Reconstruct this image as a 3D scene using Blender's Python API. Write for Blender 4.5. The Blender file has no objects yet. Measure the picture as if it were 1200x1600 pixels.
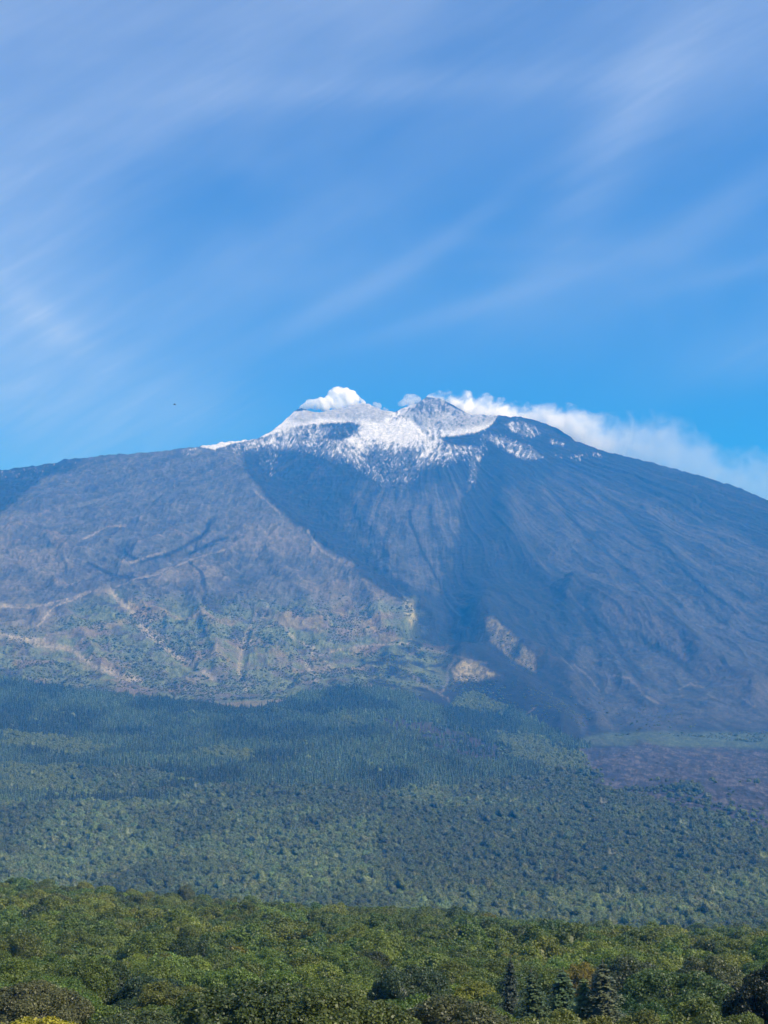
import bpy, math, random
import numpy as np

# ------------------------------------------------------------------ camera, world, sun, exposure
S = bpy.context.scene
COL = S.collection
F = 2200.0                                   # focal length in units of a 1200 x 1600 frame
PITCH = math.atan(370 / F)                   # horizon lies below the frame centre
CP, SP = math.cos(PITCH), math.sin(PITCH)
cam_data = bpy.data.cameras.new("camera")
cam = bpy.data.objects.new("camera", cam_data)
COL.objects.link(cam)
cam.location = (0, 0, 0)
cam.rotation_euler = (math.pi / 2 + PITCH, 0, 0)
cam_data.sensor_fit = 'VERTICAL'
cam_data.angle_y = 2 * math.atan(800 / F)
cam_data.clip_start = 0.5
cam_data.clip_end = 60000
S.camera = cam

SUN_EL, SUN_AZ = math.radians(47), math.radians(118)      # azimuth clockwise from the view axis (+Y)
sun_dir = np.array([math.sin(SUN_AZ) * math.cos(SUN_EL), math.cos(SUN_AZ) * math.cos(SUN_EL), math.sin(SUN_EL)])
sd = bpy.data.lights.new("sun", 'SUN')
sd.energy = 4.8
sd.angle = math.radians(0.53)
sd.color = (1.0, 0.95, 0.87)
sun = bpy.data.objects.new("sun", sd)
COL.objects.link(sun)
from mathutils import Vector
sun.rotation_euler = Vector(sun_dir).to_track_quat('Z', 'Y').to_euler()
sun.location = tuple(sun_dir * 3000)

S.view_settings.view_transform = 'Standard'
S.view_settings.look = 'None'
S.view_settings.gamma = 1
S.view_settings.exposure = 0.38
S.render.engine = 'CYCLES'
S.cycles.use_denoising = True
S.cycles.max_bounces = 28
S.cycles.diffuse_bounces = 2
S.cycles.glossy_bounces = 1
S.cycles.transmission_bounces = 3
S.cycles.volume_bounces = 28
S.cycles.transparent_max_bounces = 8
S.cycles.volume_max_steps = 256
S.render.film_transparent = False


def node(nt, typ, **kw):
    n = nt.nodes.new(typ)
    for k, v in kw.items():
        if k == 'inp':
            for kk, vv in v.items():
                if isinstance(vv, bpy.types.NodeSocket):
                    nt.links.new(vv, n.inputs[kk])
                else:
                    n.inputs[kk].default_value = vv
        else:
            setattr(n, k, v)
    return n


def mth(nt, op, a, b=None, c=None, clamp=False):
    n = nt.nodes.new('ShaderNodeMath')
    n.operation = op
    n.use_clamp = clamp
    for i, v in enumerate((a, b, c)):
        if v is None:
            continue
        if isinstance(v, bpy.types.NodeSocket):
            nt.links.new(v, n.inputs[i])
        else:
            n.inputs[i].default_value = v
    return n.outputs[0]


def rng_map(nt, v, a, b, c=0.0, d=1.0, smooth=True):
    n = nt.nodes.new('ShaderNodeMapRange')
    n.interpolation_type = 'SMOOTHSTEP' if smooth else 'LINEAR'
    nt.links.new(v, n.inputs['Value'])
    n.inputs['From Min'].default_value = a
    n.inputs['From Max'].default_value = b
    n.inputs['To Min'].default_value = c
    n.inputs['To Max'].default_value = d
    return n.outputs['Result']


W = bpy.data.worlds.new("World")
S.world = W
W.use_nodes = True
wt = W.node_tree
wt.nodes.clear()
sky = node(wt, 'ShaderNodeTexSky', sky_type='NISHITA', sun_disc=False, sun_elevation=SUN_EL, sun_rotation=SUN_AZ,
           altitude=900, air_density=1.0, dust_density=0.3, ozone_density=3.0)
SKY_STRENGTH = 0.11
tc = node(wt, 'ShaderNodeTexCoord')
sep = node(wt, 'ShaderNodeSeparateXYZ', inp={0: tc.outputs['Generated']})
yy = mth(wt, 'MAXIMUM', sep.outputs['Y'], 0.02)
U = mth(wt, 'DIVIDE', sep.outputs['X'], yy)      # tangent of azimuth and of elevation: a direction on the sky
V = mth(wt, 'DIVIDE', sep.outputs['Z'], yy)


def sky_uv(px, py):
    dx, dy = (px - 600) / F, (800 - py) / F
    y = CP - dy * SP
    return dx / y, (SP + dy * CP) / y


def streak_noise(angle, sx, sy, seed, detail=5, warp=0.6):
    c = node(wt, 'ShaderNodeCombineXYZ', inp={0: U, 1: V, 2: float(seed)})
    mp = node(wt, 'ShaderNodeMapping', inp={0: c.outputs[0], 'Rotation': (0, 0, -angle)})
    mp2 = node(wt, 'ShaderNodeMapping', inp={0: mp.outputs[0], 'Scale': (sx, sy, 1)})
    n = node(wt, 'ShaderNodeTexNoise', inp={'Vector': mp2.outputs[0], 'Scale': 1.0, 'Detail': detail, 'Roughness': 0.5, 'Distortion': warp})
    return n.outputs[0]


def veil(px, py, ang, lx, ly, bend=0.0):
    """soft elongated gaussian on the sky, centred at one direction"""
    u0, v0 = sky_uv(px, py)
    a = mth(wt, 'SUBTRACT', U, u0)
    b = mth(wt, 'SUBTRACT', V, v0)
    ca, sa = math.cos(ang), math.sin(ang)
    s = mth(wt, 'ADD', mth(wt, 'MULTIPLY', a, ca), mth(wt, 'MULTIPLY', b, sa))
    t = mth(wt, 'SUBTRACT', mth(wt, 'MULTIPLY', b, ca), mth(wt, 'MULTIPLY', a, sa))
    s = mth(wt, 'MULTIPLY', s, F / lx)
    t = mth(wt, 'MULTIPLY', t, F / ly)
    if bend:
        t = mth(wt, 'SUBTRACT', t, mth(wt, 'MULTIPLY', mth(wt, 'MULTIPLY', s, s), bend))
    e = mth(wt, 'ADD', mth(wt, 'MULTIPLY', s, s), mth(wt, 'MULTIPLY', t, t))
    return mth(wt, 'POWER', 2.718, mth(wt, 'MULTIPLY', e, -1.0))


acc = None
R_ = math.radians
for (px, py, ang, lx, ly, bend, amp) in [
    (-20, 470, -48, 300, 130, 0.10, 0.42),      # veil low on the left
    (70, 500, -40, 80, 18, 0.2, 0.20),
    (60, 640, 0, 190, 110, 0, 0.16),
    (180, 250, 40, 300, 60, 0.1, 0.12),
    (980, 190, 58, 210, 36, -0.15, 0.22),      # upper right streak
    (1150, 60, 35, 300, 90, 0, 0.16),
    (620, 135, 3, 360, 22, 0.1, 0.16),
    (640, 60, 5, 700, 130, 0, 0.13),
    (640, 410, 32, 150, 13, 0.45, 0.18),
    (480, 500, 28, 180, 14, 0.1, 0.12),
    (740, 480, 18, 200, 12, 0.1, 0.12),
    (960, 420, 20, 200, 60, 0, 0.06),
    (1140, 320, 35, 120, 22, 0, 0.18),
    (1160, 420, 15, 120, 12, 0, 0.12),
    (1190, 550, 15, 120, 30, 0, 0.12),
    (420, 390, 25, 200, 40, 0, 0.14),
    (300, 640, -5, 120, 40, 0, 0.12),
    (60, 60, 20, 420, 200, 0, 0.10),
]:
    g = mth(wt, 'MULTIPLY', veil(px, py, R_(ang), lx * 1.2, ly * 1.5, bend), amp * 0.50)
    acc = g if acc is None else mth(wt, 'ADD', acc, g)
n1 = streak_noise(R_(27), 1.6, 6.0, 3.1)
n2 = streak_noise(R_(34), 6.0, 40.0, 7.7, detail=9, warp=0.8)
n3 = streak_noise(R_(10), 3.0, 5.0, 5.5, detail=3)
n5 = streak_noise(R_(30), 16.0, 150.0, 9.3, detail=6, warp=0.5)
acc = mth(wt, 'MULTIPLY', acc, rng_map(wt, n5, 0.25, 0.75, 0.88, 1.13))
broken = mth(wt, 'MULTIPLY', acc, rng_map(wt, n2, 0.25, 0.75, 0.78, 1.22))
wide = mth(wt, 'MULTIPLY', rng_map(wt, n1, 0.25, 0.85), 0.09)
wide = mth(wt, 'MULTIPLY', wide, rng_map(wt, V, 0.20, 0.36, 0.15, 1.0))
wide2 = mth(wt, 'MULTIPLY', rng_map(wt, n3, 0.35, 0.75), 0.13)
wide2 = mth(wt, 'MULTIPLY', wide2, rng_map(wt, V, 0.22, 0.40, 0.2, 1.0))
milky = rng_map(wt, V, 0.20, 0.62, 0.015, 0.085)
mask = mth(wt, 'ADD', mth(wt, 'ADD', broken, wide), mth(wt, 'ADD', wide2, milky), clamp=True)
skc = node(wt, 'ShaderNodeVectorMath', operation='MULTIPLY', inp={0: sky.outputs[0], 1: (0.085, 0.57, 1.13)})
mix = node(wt, 'ShaderNodeMix', data_type='RGBA', inp={0: mask, 6: skc.outputs[0], 7: (5.0, 6.1, 7.9, 1)})
bg = node(wt, 'ShaderNodeBackground', inp={0: mix.outputs[2], 1: SKY_STRENGTH})
wo = node(wt, 'ShaderNodeOutputWorld', inp={0: bg.outputs[0]})

# ------------------------------------------------------------------ numpy helpers
RS = np.random.RandomState(11)
TAB = RS.rand(256, 256).astype(np.float32)


def vnoise(x, y, seed=0):
    x = np.asarray(x, np.float64) + seed * 17.31
    y = np.asarray(y, np.float64) + seed * 9.77
    xi = np.floor(x).astype(np.int64)
    yi = np.floor(y).astype(np.int64)
    fx, fy = x - xi, y - yi
    fx = fx * fx * fx * (fx * (fx * 6 - 15) + 10)
    fy = fy * fy * fy * (fy * (fy * 6 - 15) + 10)
    a = TAB[xi & 255, yi & 255]
    b = TAB[(xi + 1) & 255, yi & 255]
    c = TAB[xi & 255, (yi + 1) & 255]
    d = TAB[(xi + 1) & 255, (yi + 1) & 255]
    return (a + (b - a) * fx) * (1 - fy) + (c + (d - c) * fx) * fy


def fbm(x, y, octv=4, seed=0, gain=0.5):
    s, amp, tot = 0, 1.0, 0.0
    for k in range(octv):
        s = s + amp * vnoise(x * 2 ** k, y * 2 ** k, seed + k * 3)
        tot += amp
        amp *= gain
    return s / tot


def ridged(x, y, octv=4, seed=0, gain=0.5):
    s, amp, tot = 0, 1.0, 0.0
    for k in range(octv):
        n = 1 - np.abs(2 * vnoise(x * 2 ** k, y * 2 ** k, seed + k * 3) - 1)
        s = s + amp * n * n
        tot += amp
        amp *= gain
    return s / tot


def sstep(a, b, x):
    t = np.clip((x - a) / (b - a), 0, 1)
    return t * t * (3 - 2 * t)


def poly_sd(x, y, P):
    """signed distance to a polygon, positive inside"""
    P = np.array(P, float)
    inside = np.zeros(x.shape, bool)
    d = np.full(x.shape, 1e9)
    n = len(P)
    for i in range(n):
        x0, y0 = P[i]
        x1, y1 = P[(i + 1) % n]
        ex, ey = x1 - x0, y1 - y0
        t = np.clip(((x - x0) * ex + (y - y0) * ey) / (ex * ex + ey * ey + 1e-9), 0, 1)
        d = np.minimum(d, np.hypot(x - x0 - t * ex, y - y0 - t * ey))
        if y0 != y1:
            c = ((y0 > y) != (y1 > y)) & (x < ex * (y - y0) / (y1 - y0) + x0)
            inside ^= c
    return np.where(inside, d, -d)


def line_d(x, y, P):
    """distance to a polyline and the run (0..1) along it"""
    d = np.full(x.shape, 1e9)
    run = np.zeros(x.shape)
    n = len(P) - 1
    for i in range(n):
        x0, y0 = P[i][:2]
        x1, y1 = P[i + 1][:2]
        ex, ey = x1 - x0, y1 - y0
        t = np.clip(((x - x0) * ex + (y - y0) * ey) / (ex * ex + ey * ey + 1e-9), 0, 1)
        dd = np.hypot(x - x0 - t * ex, y - y0 - t * ey)
        m = dd < d
        run = np.where(m, (i + t) / n, run)
        d = np.minimum(d, dd)
    return d, run


def mesh_obj(name, verts, faces, mats=(), parent=None, smooth=False, link=True):
    me = bpy.data.meshes.new(name)
    verts = np.asarray(verts, np.float32)
    me.vertices.add(len(verts))
    me.vertices.foreach_set('co', verts.ravel())
    faces = np.asarray(faces, np.int32)
    k = faces.shape[1]
    me.loops.add(faces.size)
    me.loops.foreach_set('vertex_index', faces.ravel())
    me.polygons.add(len(faces))
    me.polygons.foreach_set('loop_start', np.arange(len(faces), dtype=np.int32) * k)
    if smooth:
        me.polygons.foreach_set('use_smooth', np.ones(len(faces), bool))
    me.update(calc_edges=True)
    for m in mats:
        me.materials.append(m)
    o = bpy.data.objects.new(name, me)
    if link:
        COL.objects.link(o)
    if parent:
        o.parent = parent
    return o


def grid_faces(nr, nc, base=0):
    i = np.arange(nr - 1)[:, None] * nc + np.arange(nc - 1)[None, :]
    return (np.stack([i, i + 1, i + nc + 1, i + nc], -1).reshape(-1, 4) + base)


def tag(o, label=None, cat=None, group=None, kind=None):
    if label:
        o['label'] = label
    if cat:
        o['category'] = cat
    if group:
        o['group'] = group
    if kind:
        o['kind'] = kind
    return o


# ------------------------------------------------------------------ the mountain sheet
def sheet_y(px, py):
    """forward distance of the far slope seen in direction (px, py)"""
    cols = {
        0:    [(1490, 1440), (1385, 1950), (1300, 2500), (1200, 3250), (1100, 4250), (1050, 4900), (950, 5900), (850, 6800), (780, 7500), (700, 8400), (600, 9600)],
        300:  [(1490, 1440), (1385, 1950), (1300, 2450), (1200, 3250), (1130, 4050), (1080, 4800), (1000, 5500), (900, 6400), (800, 7300), (700, 8200), (600, 9200)],
        620:  [(1490, 1440), (1400, 1850), (1300, 2400), (1200, 3150), (1130, 4050), (1080, 4850), (1000, 5800), (900, 6800), (800, 7600), (700, 8450), (600, 9350)],
        900:  [(1490, 1440), (1430, 1700), (1300, 2500), (1220, 3150), (1170, 4100), (1140, 4800), (1080, 5400), (1000, 6100), (900, 6900), (760, 8000), (600, 9350)],
        1200: [(1490, 1440), (1450, 1600), (1300, 2500), (1220, 3200), (1170, 4200), (1145, 4800), (1100, 5300), (1000, 6100), (900, 6900), (780, 7900), (600, 9350)],
    }
    keys = sorted(cols)
    vals = []
    for k in keys:
        P = sorted(cols[k])
        ys = np.array([p[0] for p in P], float)
        ds = np.array([p[1] for p in P], float)
        # smooth the piecewise-linear profile a little
        v = sum(w * np.interp(py + o, ys, ds) for o, w in ((-24, .1), (-12, .2), (0, .4), (12, .2), (24, .1)))
        vals.append(v)
    vals = np.stack(vals)
    pxc = np.clip(px, keys[0], keys[-1])
    out = np.zeros_like(py, dtype=float)
    for i in range(len(keys) - 1):
        m = (pxc >= keys[i]) & (pxc <= keys[i + 1])
        t = (pxc - keys[i]) / (keys[i + 1] - keys[i])
        t = t * t * (3 - 2 * t) * 0.5 + t * 0.5
        out = np.where(m, vals[i] * (1 - t) + vals[i + 1] * t, out)
    return out


SKYLINE = [(-1600, 1120), (-900, 960), (-400, 820), (-150, 762), (0, 735), (30, 731), (60, 727), (90, 723), (100, 718), (130, 716), (175, 710), (230, 707),
           (270, 703), (290, 700), (300, 699), (330, 695), (360, 688), (400, 677), (425, 666), (440, 657), (455, 646), (465, 639), (471, 637), (478, 639),
           (490, 643), (500, 644), (515, 641), (540, 637), (552, 633), (565, 631), (576, 631), (585, 635), (600, 641), (615, 643), (628, 638), (640, 634),
           (652, 630), (660, 624), (668, 621), (684, 622), (694, 625), (705, 631), (715, 637), (726, 644), (736, 648), (748, 647), (765, 650),
           (778, 649), (798, 651), (815, 651), (830, 655), (845, 659), (868, 668), (885, 678), (900, 689), (925, 698), (945, 706), (980, 714), (1010, 720), (1050, 732),
           (1100, 745), (1150, 760), (1200, 782), (1260, 803), (1400, 852), (1700, 940), (2300, 1090), (2900, 1160)]

dq_in = 1.3 / F
q_in = np.arange(-680 / F, 680 / F, dq_in)
ext = np.cumsum(np.geomspace(2 / F, 60 / F, 55))
q = np.concatenate([(q_in[0] - ext)[::-1], q_in, q_in[-1] + ext])
NC = len(q)


def px_of(qv, py):
    return 600 + F * qv * (CP - (800 - py) / F * SP)


sx = np.array([p[0] for p in SKYLINE], float)
sy_ = np.array([p[1] for p in SKYLINE], float)
sky_py = np.full(NC, 700.0)
for _ in range(6):
    sky_py = np.interp(px_of(q, sky_py), sx, sy_)
rough = (fbm(q * 300, q * 0, 4, 5) - 0.5) * 4.0
sky_py = sky_py + rough * np.interp(np.abs(px_of(q, sky_py) - 560), [0, 300], [0.5, 1.0])

tt = np.concatenate([np.linspace(0, 0.42, 300, endpoint=False), np.linspace(0.42, 1, 440)])
NR = len(tt)
PY = 1490 + tt[:, None] * (sky_py[None, :] - 1490)
Q = np.broadcast_to(q[None, :], PY.shape)
PX = px_of(Q, PY)
Y = sheet_y(PX, PY)
dy = (800 - PY) / F
Z = Y * (SP + dy * CP) / (CP - dy * SP)
X = Q * Y

# --- relief
near_sky = sstep(0, 26, PY - sky_py[None, :])
SUMX, SUMY = 250.0, 9300.0
th = np.arctan2(X - SUMX, SUMY - Y)
rr = np.hypot(X - SUMX, Y - SUMY)
w1 = fbm(X / 600, Y / 600, 3, 2) - 0.5
w3 = fbm(X / 220, Y / 220, 3, 4) - 0.5
gul = ridged(th * 15 + w1 * 3.2 + w3 * .8, rr / 1300 + w1 * 2, 4, 20)
gul2 = ridged(th * 50 + w1 * 9 + w3 * 3, rr / 500 + w1 * 3, 3, 40)
slope_zone = sstep(1110, 1000, PY)
dz = np.zeros_like(Z)
gmask = 0.25 + 1.1 * sstep(0.35, 0.65, fbm(X / 900, Y / 900, 3, 33))
dz -= slope_zone * near_sky * gmask * (20 * (gul - 0.4) + 5 * (gul2 - 0.4))
# hummocky spurs on the lower left slope
humm = sstep(760, 860, PY) * sstep(1130, 1050, PY) * sstep(720, 560, PX)
rdg = ridged(X / 300 + w1 * 1.5, Y / 420 + w1 + Z / 900, 5, 60, 0.55)
rdg2 = ridged((X + Y * .35) / 110 + w3, Y / 260 + w3, 4, 61, 0.6)
dz += humm * (52 * (rdg - 0.4) + 13 * (rdg2 - 0.4))
lr = sstep(700, 860, PX) * sstep(800, 900, PY) * sstep(1160, 1110, PY)
dz += lr * (26 * (rdg - 0.4) + 9 * (rdg2 - 0.4))
dz += sstep(700, 900, PX) * sstep(880, 980, PY) * sstep(1160, 1100, PY) * 30 * (ridged(X / 500 + w1, Y / 500, 4, 62) - 0.45)
# the shoulder ridge on the left and the dark valley to its right
RIDGE = [(330, 700), (392, 745), (440, 800), (500, 850), (560, 895), (610, 925), (648, 955), (652, 975), (620, 1005), (560, 1030)]
d, run = line_d(PX, PY, RIDGE)
sideR = sstep(-6, 6, poly_sd(PX, PY, [(330, 700), (392, 745), (440, 800), (500, 850), (560, 895), (610, 925), (648, 955), (654, 975), (620, 1005), (760, 1010), (900, 900), (900, 600), (330, 600)]))
rw = sstep(0, 0.12, run) * sstep(1.0, 0.85, run)
dz += rw * ((1 - sideR) * 55 * np.exp(-(d / 45) ** 2) - sideR * 75 * np.exp(-((d - 45) / 45) ** 2))
# valley floor line
VAL = [(735, 690), (740, 780), (722, 880), (690, 940), (650, 990)]
d, run = line_d(PX, PY, VAL)
dz -= 20 * np.exp(-(d / 38) ** 2) * sstep(0, 0.2, run)
# spurs: (polyline, width px, height m)
for P, wd, h in [
    ([(750, 955), (790, 1000), (835, 1045), (890, 1095)], 24, 60),
    ([(725, 1038), (745, 1042), (780, 1070), (830, 1112), (880, 1142)], 24, 70),
    ([(820, 1045), (870, 1060), (910, 1095), (935, 1130)], 16, 45),
    ([(600, 860), (640, 905), (680, 940)], 12, 35), ([(560, 790), (620, 860), (670, 905)], 10, 28), ([(790, 790), (810, 850), (850, 900), (890, 930)], 16, 30), ([(840, 770), (880, 840), (950, 900)], 14, 30),
    ([(1010, 800), (1060, 880), (1150, 960)], 14, 26), ([(420, 870), (470, 930), (500, 985)], 12, 26), ([(300, 930), (330, 990), (340, 1040)], 11, 26), ([(520, 880), (570, 930), (600, 985)], 12, 26),
    ([(100, 960), (140, 1010), (160, 1050)], 11, 22),
    ([(900, 930), (975, 955), (1040, 985), (1100, 1040), (1180, 1085)], 24, 85),
    ([(840, 860), (900, 940), (935, 1000), (930, 1040)], 12, -16),
    ([(985, 955), (1060, 1010), (1075, 1040)], 10, -14),
    ([(900, 1040), (960, 1050), (1010, 1090)], 16, 35),
    ([(0, 818), (50, 790), (110, 778)], 14, 30),
    ([(0, 845), (60, 822), (85, 850), (130, 870)], 12, 34),
    ([(60, 822), (75, 850), (110, 865)], 12, -20),
    ([(180, 850), (205, 880), (170, 900), (110, 910)], 10, -22),
    ([(210, 882), (280, 868), (360, 840)], 8, -16),
    ([(330, 810), (300, 850), (265, 870), (215, 880)], 7, -22),
    ([(60, 960), (110, 930), (165, 922)], 10, 30),
    ([(165, 922), (210, 960), (300, 1040)], 8, -16),
    ([(395, 950), (380, 1000), (375, 1060)], 8, -16),
    ([(460, 1000), (480, 1030), (450, 1070)], 7, -12),
    ([(1010, 1150), (1050, 1126), (1110, 1120)], 26, 18),
]:
    d, run = line_d(PX, PY, P)
    dz += h * np.exp(-(d / wd) ** 2) * near_sky
# forested cone behind the forest edge, and the rims of the summit cones
d = np.hypot((PX - 560) / 1.5, PY - 1085)
dz += 22 * np.exp(-(d / 45) ** 2)
for cx, cy, rx_, h_ in [(468, 652, 16, 22), (566, 650, 34, 20), (672, 648, 30, 26), (725, 660, 26, 14), (815, 668, 28, 16)]:
    dd_ = np.hypot((PX - cx) / rx_, (PY - cy) / 11.0)
    dz += h_ * np.exp(-dd_ ** 2) * sstep(0, 10, PY - sky_py[None, :])
for P_, wd, h_ in [([(500, 662), (550, 658), (560, 668)], 4, -18), ([(605, 655), (625, 645), (650, 660), (665, 676)], 4, -16), ([(690, 682), (740, 678), (775, 660)], 4, -18), ([(655, 640), (690, 640), (712, 650)], 5, -16)]:
    d, run = line_d(PX, PY, P_)
    dz += h_ * np.exp(-(d / wd) ** 2)
# lava field: broken blocky surface
LAVA = [(905, 1170), (1000, 1166), (1100, 1172), (1320, 1174), (1320, 1318), (1200, 1304), (1120, 1280), (1040, 1258), (960, 1238), (905, 1218)]
lava_sd = poly_sd(PX + (fbm(X / 160, Y / 160, 3, 70) - .5) * 60, PY + (fbm(X / 160, Y / 160, 3, 71) - .5) * 20, LAVA)
lava = sstep(-4, 6, lava_sd)
dz += lava * (5.5 * (ridged(X / 24 + w3 * 2, Y / 60, 4, 72, 0.65) - 0.4) + 9 * (ridged(X / 120 + w3, Y / 260, 3, 74) - .4) + 14 * (fbm(X / 300, Y / 300, 2, 73) - 0.5))
# general roughness
dz += slope_zone * (0.2 + 0.8 * near_sky) * 11.0 * (ridged((X + w1 * 60) / 48, (Y + w3 * 40) / 70 + Z / 220, 4, 80, 0.68) - 0.4) * (0.45 + 0.9 * sstep(700, 560, PX))
dz += slope_zone * near_sky * sstep(640, 760, PY) * 15 * (ridged(th * 34 + w1 * 2.2, rr / 900 + w1, 4, 84, 0.6) - 0.4) * sstep(560, 700, PX)
dz += (1 - slope_zone) * (1 - lava) * 34 * (fbm(X / 300, Y / 340, 3, 81) - 0.5) * sstep(1150, 1210, PY) + (1 - slope_zone) * (1 - lava) * 22 * (fbm(X / 260, Y / 300, 3, 82) - 0.5) * sstep(1480, 1440, PY)
Z = Z + dz

PY_D = PY
DEN = Y * CP + Z * SP
PX = 600 + F * X / DEN
PY = 800 - F * (Z * CP - Y * SP) / DEN

# --- albedo (the rock, ash, scrub and snow themselves)
def C(*v):
    return np.array(v, np.float64)


def blend(A, col, m):
    return A * (1 - m[..., None]) + col * m[..., None]


wx = (fbm(X / 260, Y / 260, 4, 90) - 0.5)
wy = (fbm(X / 260, Y / 260, 4, 94) - 0.5)
WX, WY = PX + wx * 34, PY + wy * 26                # warped design coordinates so that patch edges wander
fine = fbm(PX / 3.2, PY / 3.2, 3, 100)
med = fbm(PX / 14, PY / 14, 4, 104)
A = np.zeros(PX.shape + (3,)) + C(0.019, 0.023, 0.027)
fan = 0.65 * fbm(th * 70 + w1 * 5 + w3 * 1.5, rr / 700 + w1 * 2, 5, 110, 0.6) + 0.35 * fbm(X / 90, Y / 90, 4, 111, 0.6)
# paler old flows and scree running down the dark face
flow = sstep(0.52, 0.72, fan) * sstep(700, 800, PY) * sstep(640, 700, PX + 0 * PY)
A = blend(A, C(0.050, 0.050, 0.054), 0.55 * sstep(0.5, 0.75, fan))
LEFT = [(-2000, 900), (-60, 840), (10, 795), (70, 748), (150, 714), (300, 690), (385, 705), (392, 745), (440, 800), (500, 850), (560, 895), (610, 925), (648, 955),
        (654, 975), (625, 1003), (560, 1018), (600, 1120), (500, 1200), (-2000, 1200)]
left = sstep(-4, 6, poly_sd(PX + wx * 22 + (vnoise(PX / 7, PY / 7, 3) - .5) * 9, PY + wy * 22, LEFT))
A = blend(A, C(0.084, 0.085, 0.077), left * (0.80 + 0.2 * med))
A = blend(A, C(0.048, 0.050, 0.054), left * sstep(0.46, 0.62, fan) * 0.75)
ashy = left * sstep(0.42, 0.62, fbm(X / 420, Y / 420, 4, 120)) * sstep(780, 860, PY)
A = blend(A, C(0.165, 0.145, 0.100), 0.45 * ashy)
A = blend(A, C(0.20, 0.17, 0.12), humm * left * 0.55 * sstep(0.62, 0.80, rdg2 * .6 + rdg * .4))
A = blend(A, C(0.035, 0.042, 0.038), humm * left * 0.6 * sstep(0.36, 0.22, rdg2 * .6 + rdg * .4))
CENT = [(520, 800), (560, 745), (640, 765), (728, 725), (736, 800), (730, 860), (712, 905), (694, 940), (668, 938), (640, 925), (590, 890)]
cent = sstep(-4, 16, poly_sd(PX + wx * 12 + (fan - .5) * 10, PY + wy * 22, CENT)) * sstep(730, 800, PY + (fan - .5) * 60)
A = blend(A, C(0.082, 0.083, 0.084), 0.8 * cent * np.clip(0.15 + 1.3 * sstep(.3, .7, fan), 0, 1))
RGT = [(786, 750), (900, 730), (960, 740), (1300, 880), (1300, 1150), (900, 1150), (900, 1080), (870, 1030), (905, 970), (840, 900), (795, 840)]
rgt = sstep(-6, 26, poly_sd(PX + wx * 24 + (fan - .5) * 24, PY + wy * 22, RGT))
d_, r_ = line_d(PX, PY, [(960, 955), (1040, 985), (1100, 1040), (1190, 1085)])
A = blend(A, C(0.086, 0.080, 0.076), 0.65 * sstep(34, 10, d_ + (fan - .5) * 30))
A = blend(A, C(0.050, 0.052, 0.054), 0.8 * rgt * sstep(10, 34, d_) * (0.3 + 1.2 * sstep(.35, .65, fan)))
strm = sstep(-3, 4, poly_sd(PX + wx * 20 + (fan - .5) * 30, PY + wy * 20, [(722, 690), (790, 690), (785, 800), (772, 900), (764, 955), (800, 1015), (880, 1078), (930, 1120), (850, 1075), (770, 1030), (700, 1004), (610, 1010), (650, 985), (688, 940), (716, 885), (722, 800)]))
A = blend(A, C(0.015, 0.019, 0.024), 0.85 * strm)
# darkest fresh lava streams
for P, wd in [([(740, 700), (738, 760), (733, 830), (724, 890), (700, 945), (655, 990), (615, 1003)], 20),
              ([(755, 760), (765, 850), (768, 930), (750, 985), (800, 1035), (860, 1080)], 13), ([(640, 800), (660, 860), (690, 910)], 3), ([(860, 760), (930, 850), (1010, 920), (1090, 1000)], 4), ([(960, 780), (1040, 860), (1150, 960)], 4), ([(830, 950), (860, 1000), (850, 1040)], 4), ([(560, 960), (580, 985), (570, 1000)], 3), ([(300, 880), (320, 920), (310, 960)], 3), ([(140, 880), (180, 900), (230, 905)], 3),
              ([(800, 860), (850, 905), (900, 950), (925, 985), (935, 1020)], 7), ([(905, 985), (890, 1030), (878, 1045)], 7),
              ([(395, 720), (450, 790), (520, 845), (600, 905), (660, 950)], 15), ([(690, 950), (760, 1000), (830, 1050)], 14),
              ([(900, 930), (960, 1000), (1000, 1060)], 6), ([(1020, 1010), (1050, 1025), (1075, 1045)], 5),
              ([(330, 812), (318, 838), (285, 858), (262, 868)], 3.5), ([(268, 868), (225, 878), (200, 868)], 3), ([(360, 840), (300, 866)], 3),
              ([(1150, 820), (1200, 850), (1300, 930)], 8)]:
    d, run = line_d(WX * .5 + PX * .5, WY * .5 + PY * .5, P)
    A = blend(A, C(0.020, 0.023, 0.028), 0.9 * sstep(wd * 1.3, wd * 0.5, d + (fan - .5) * wd * 1.2))
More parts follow.
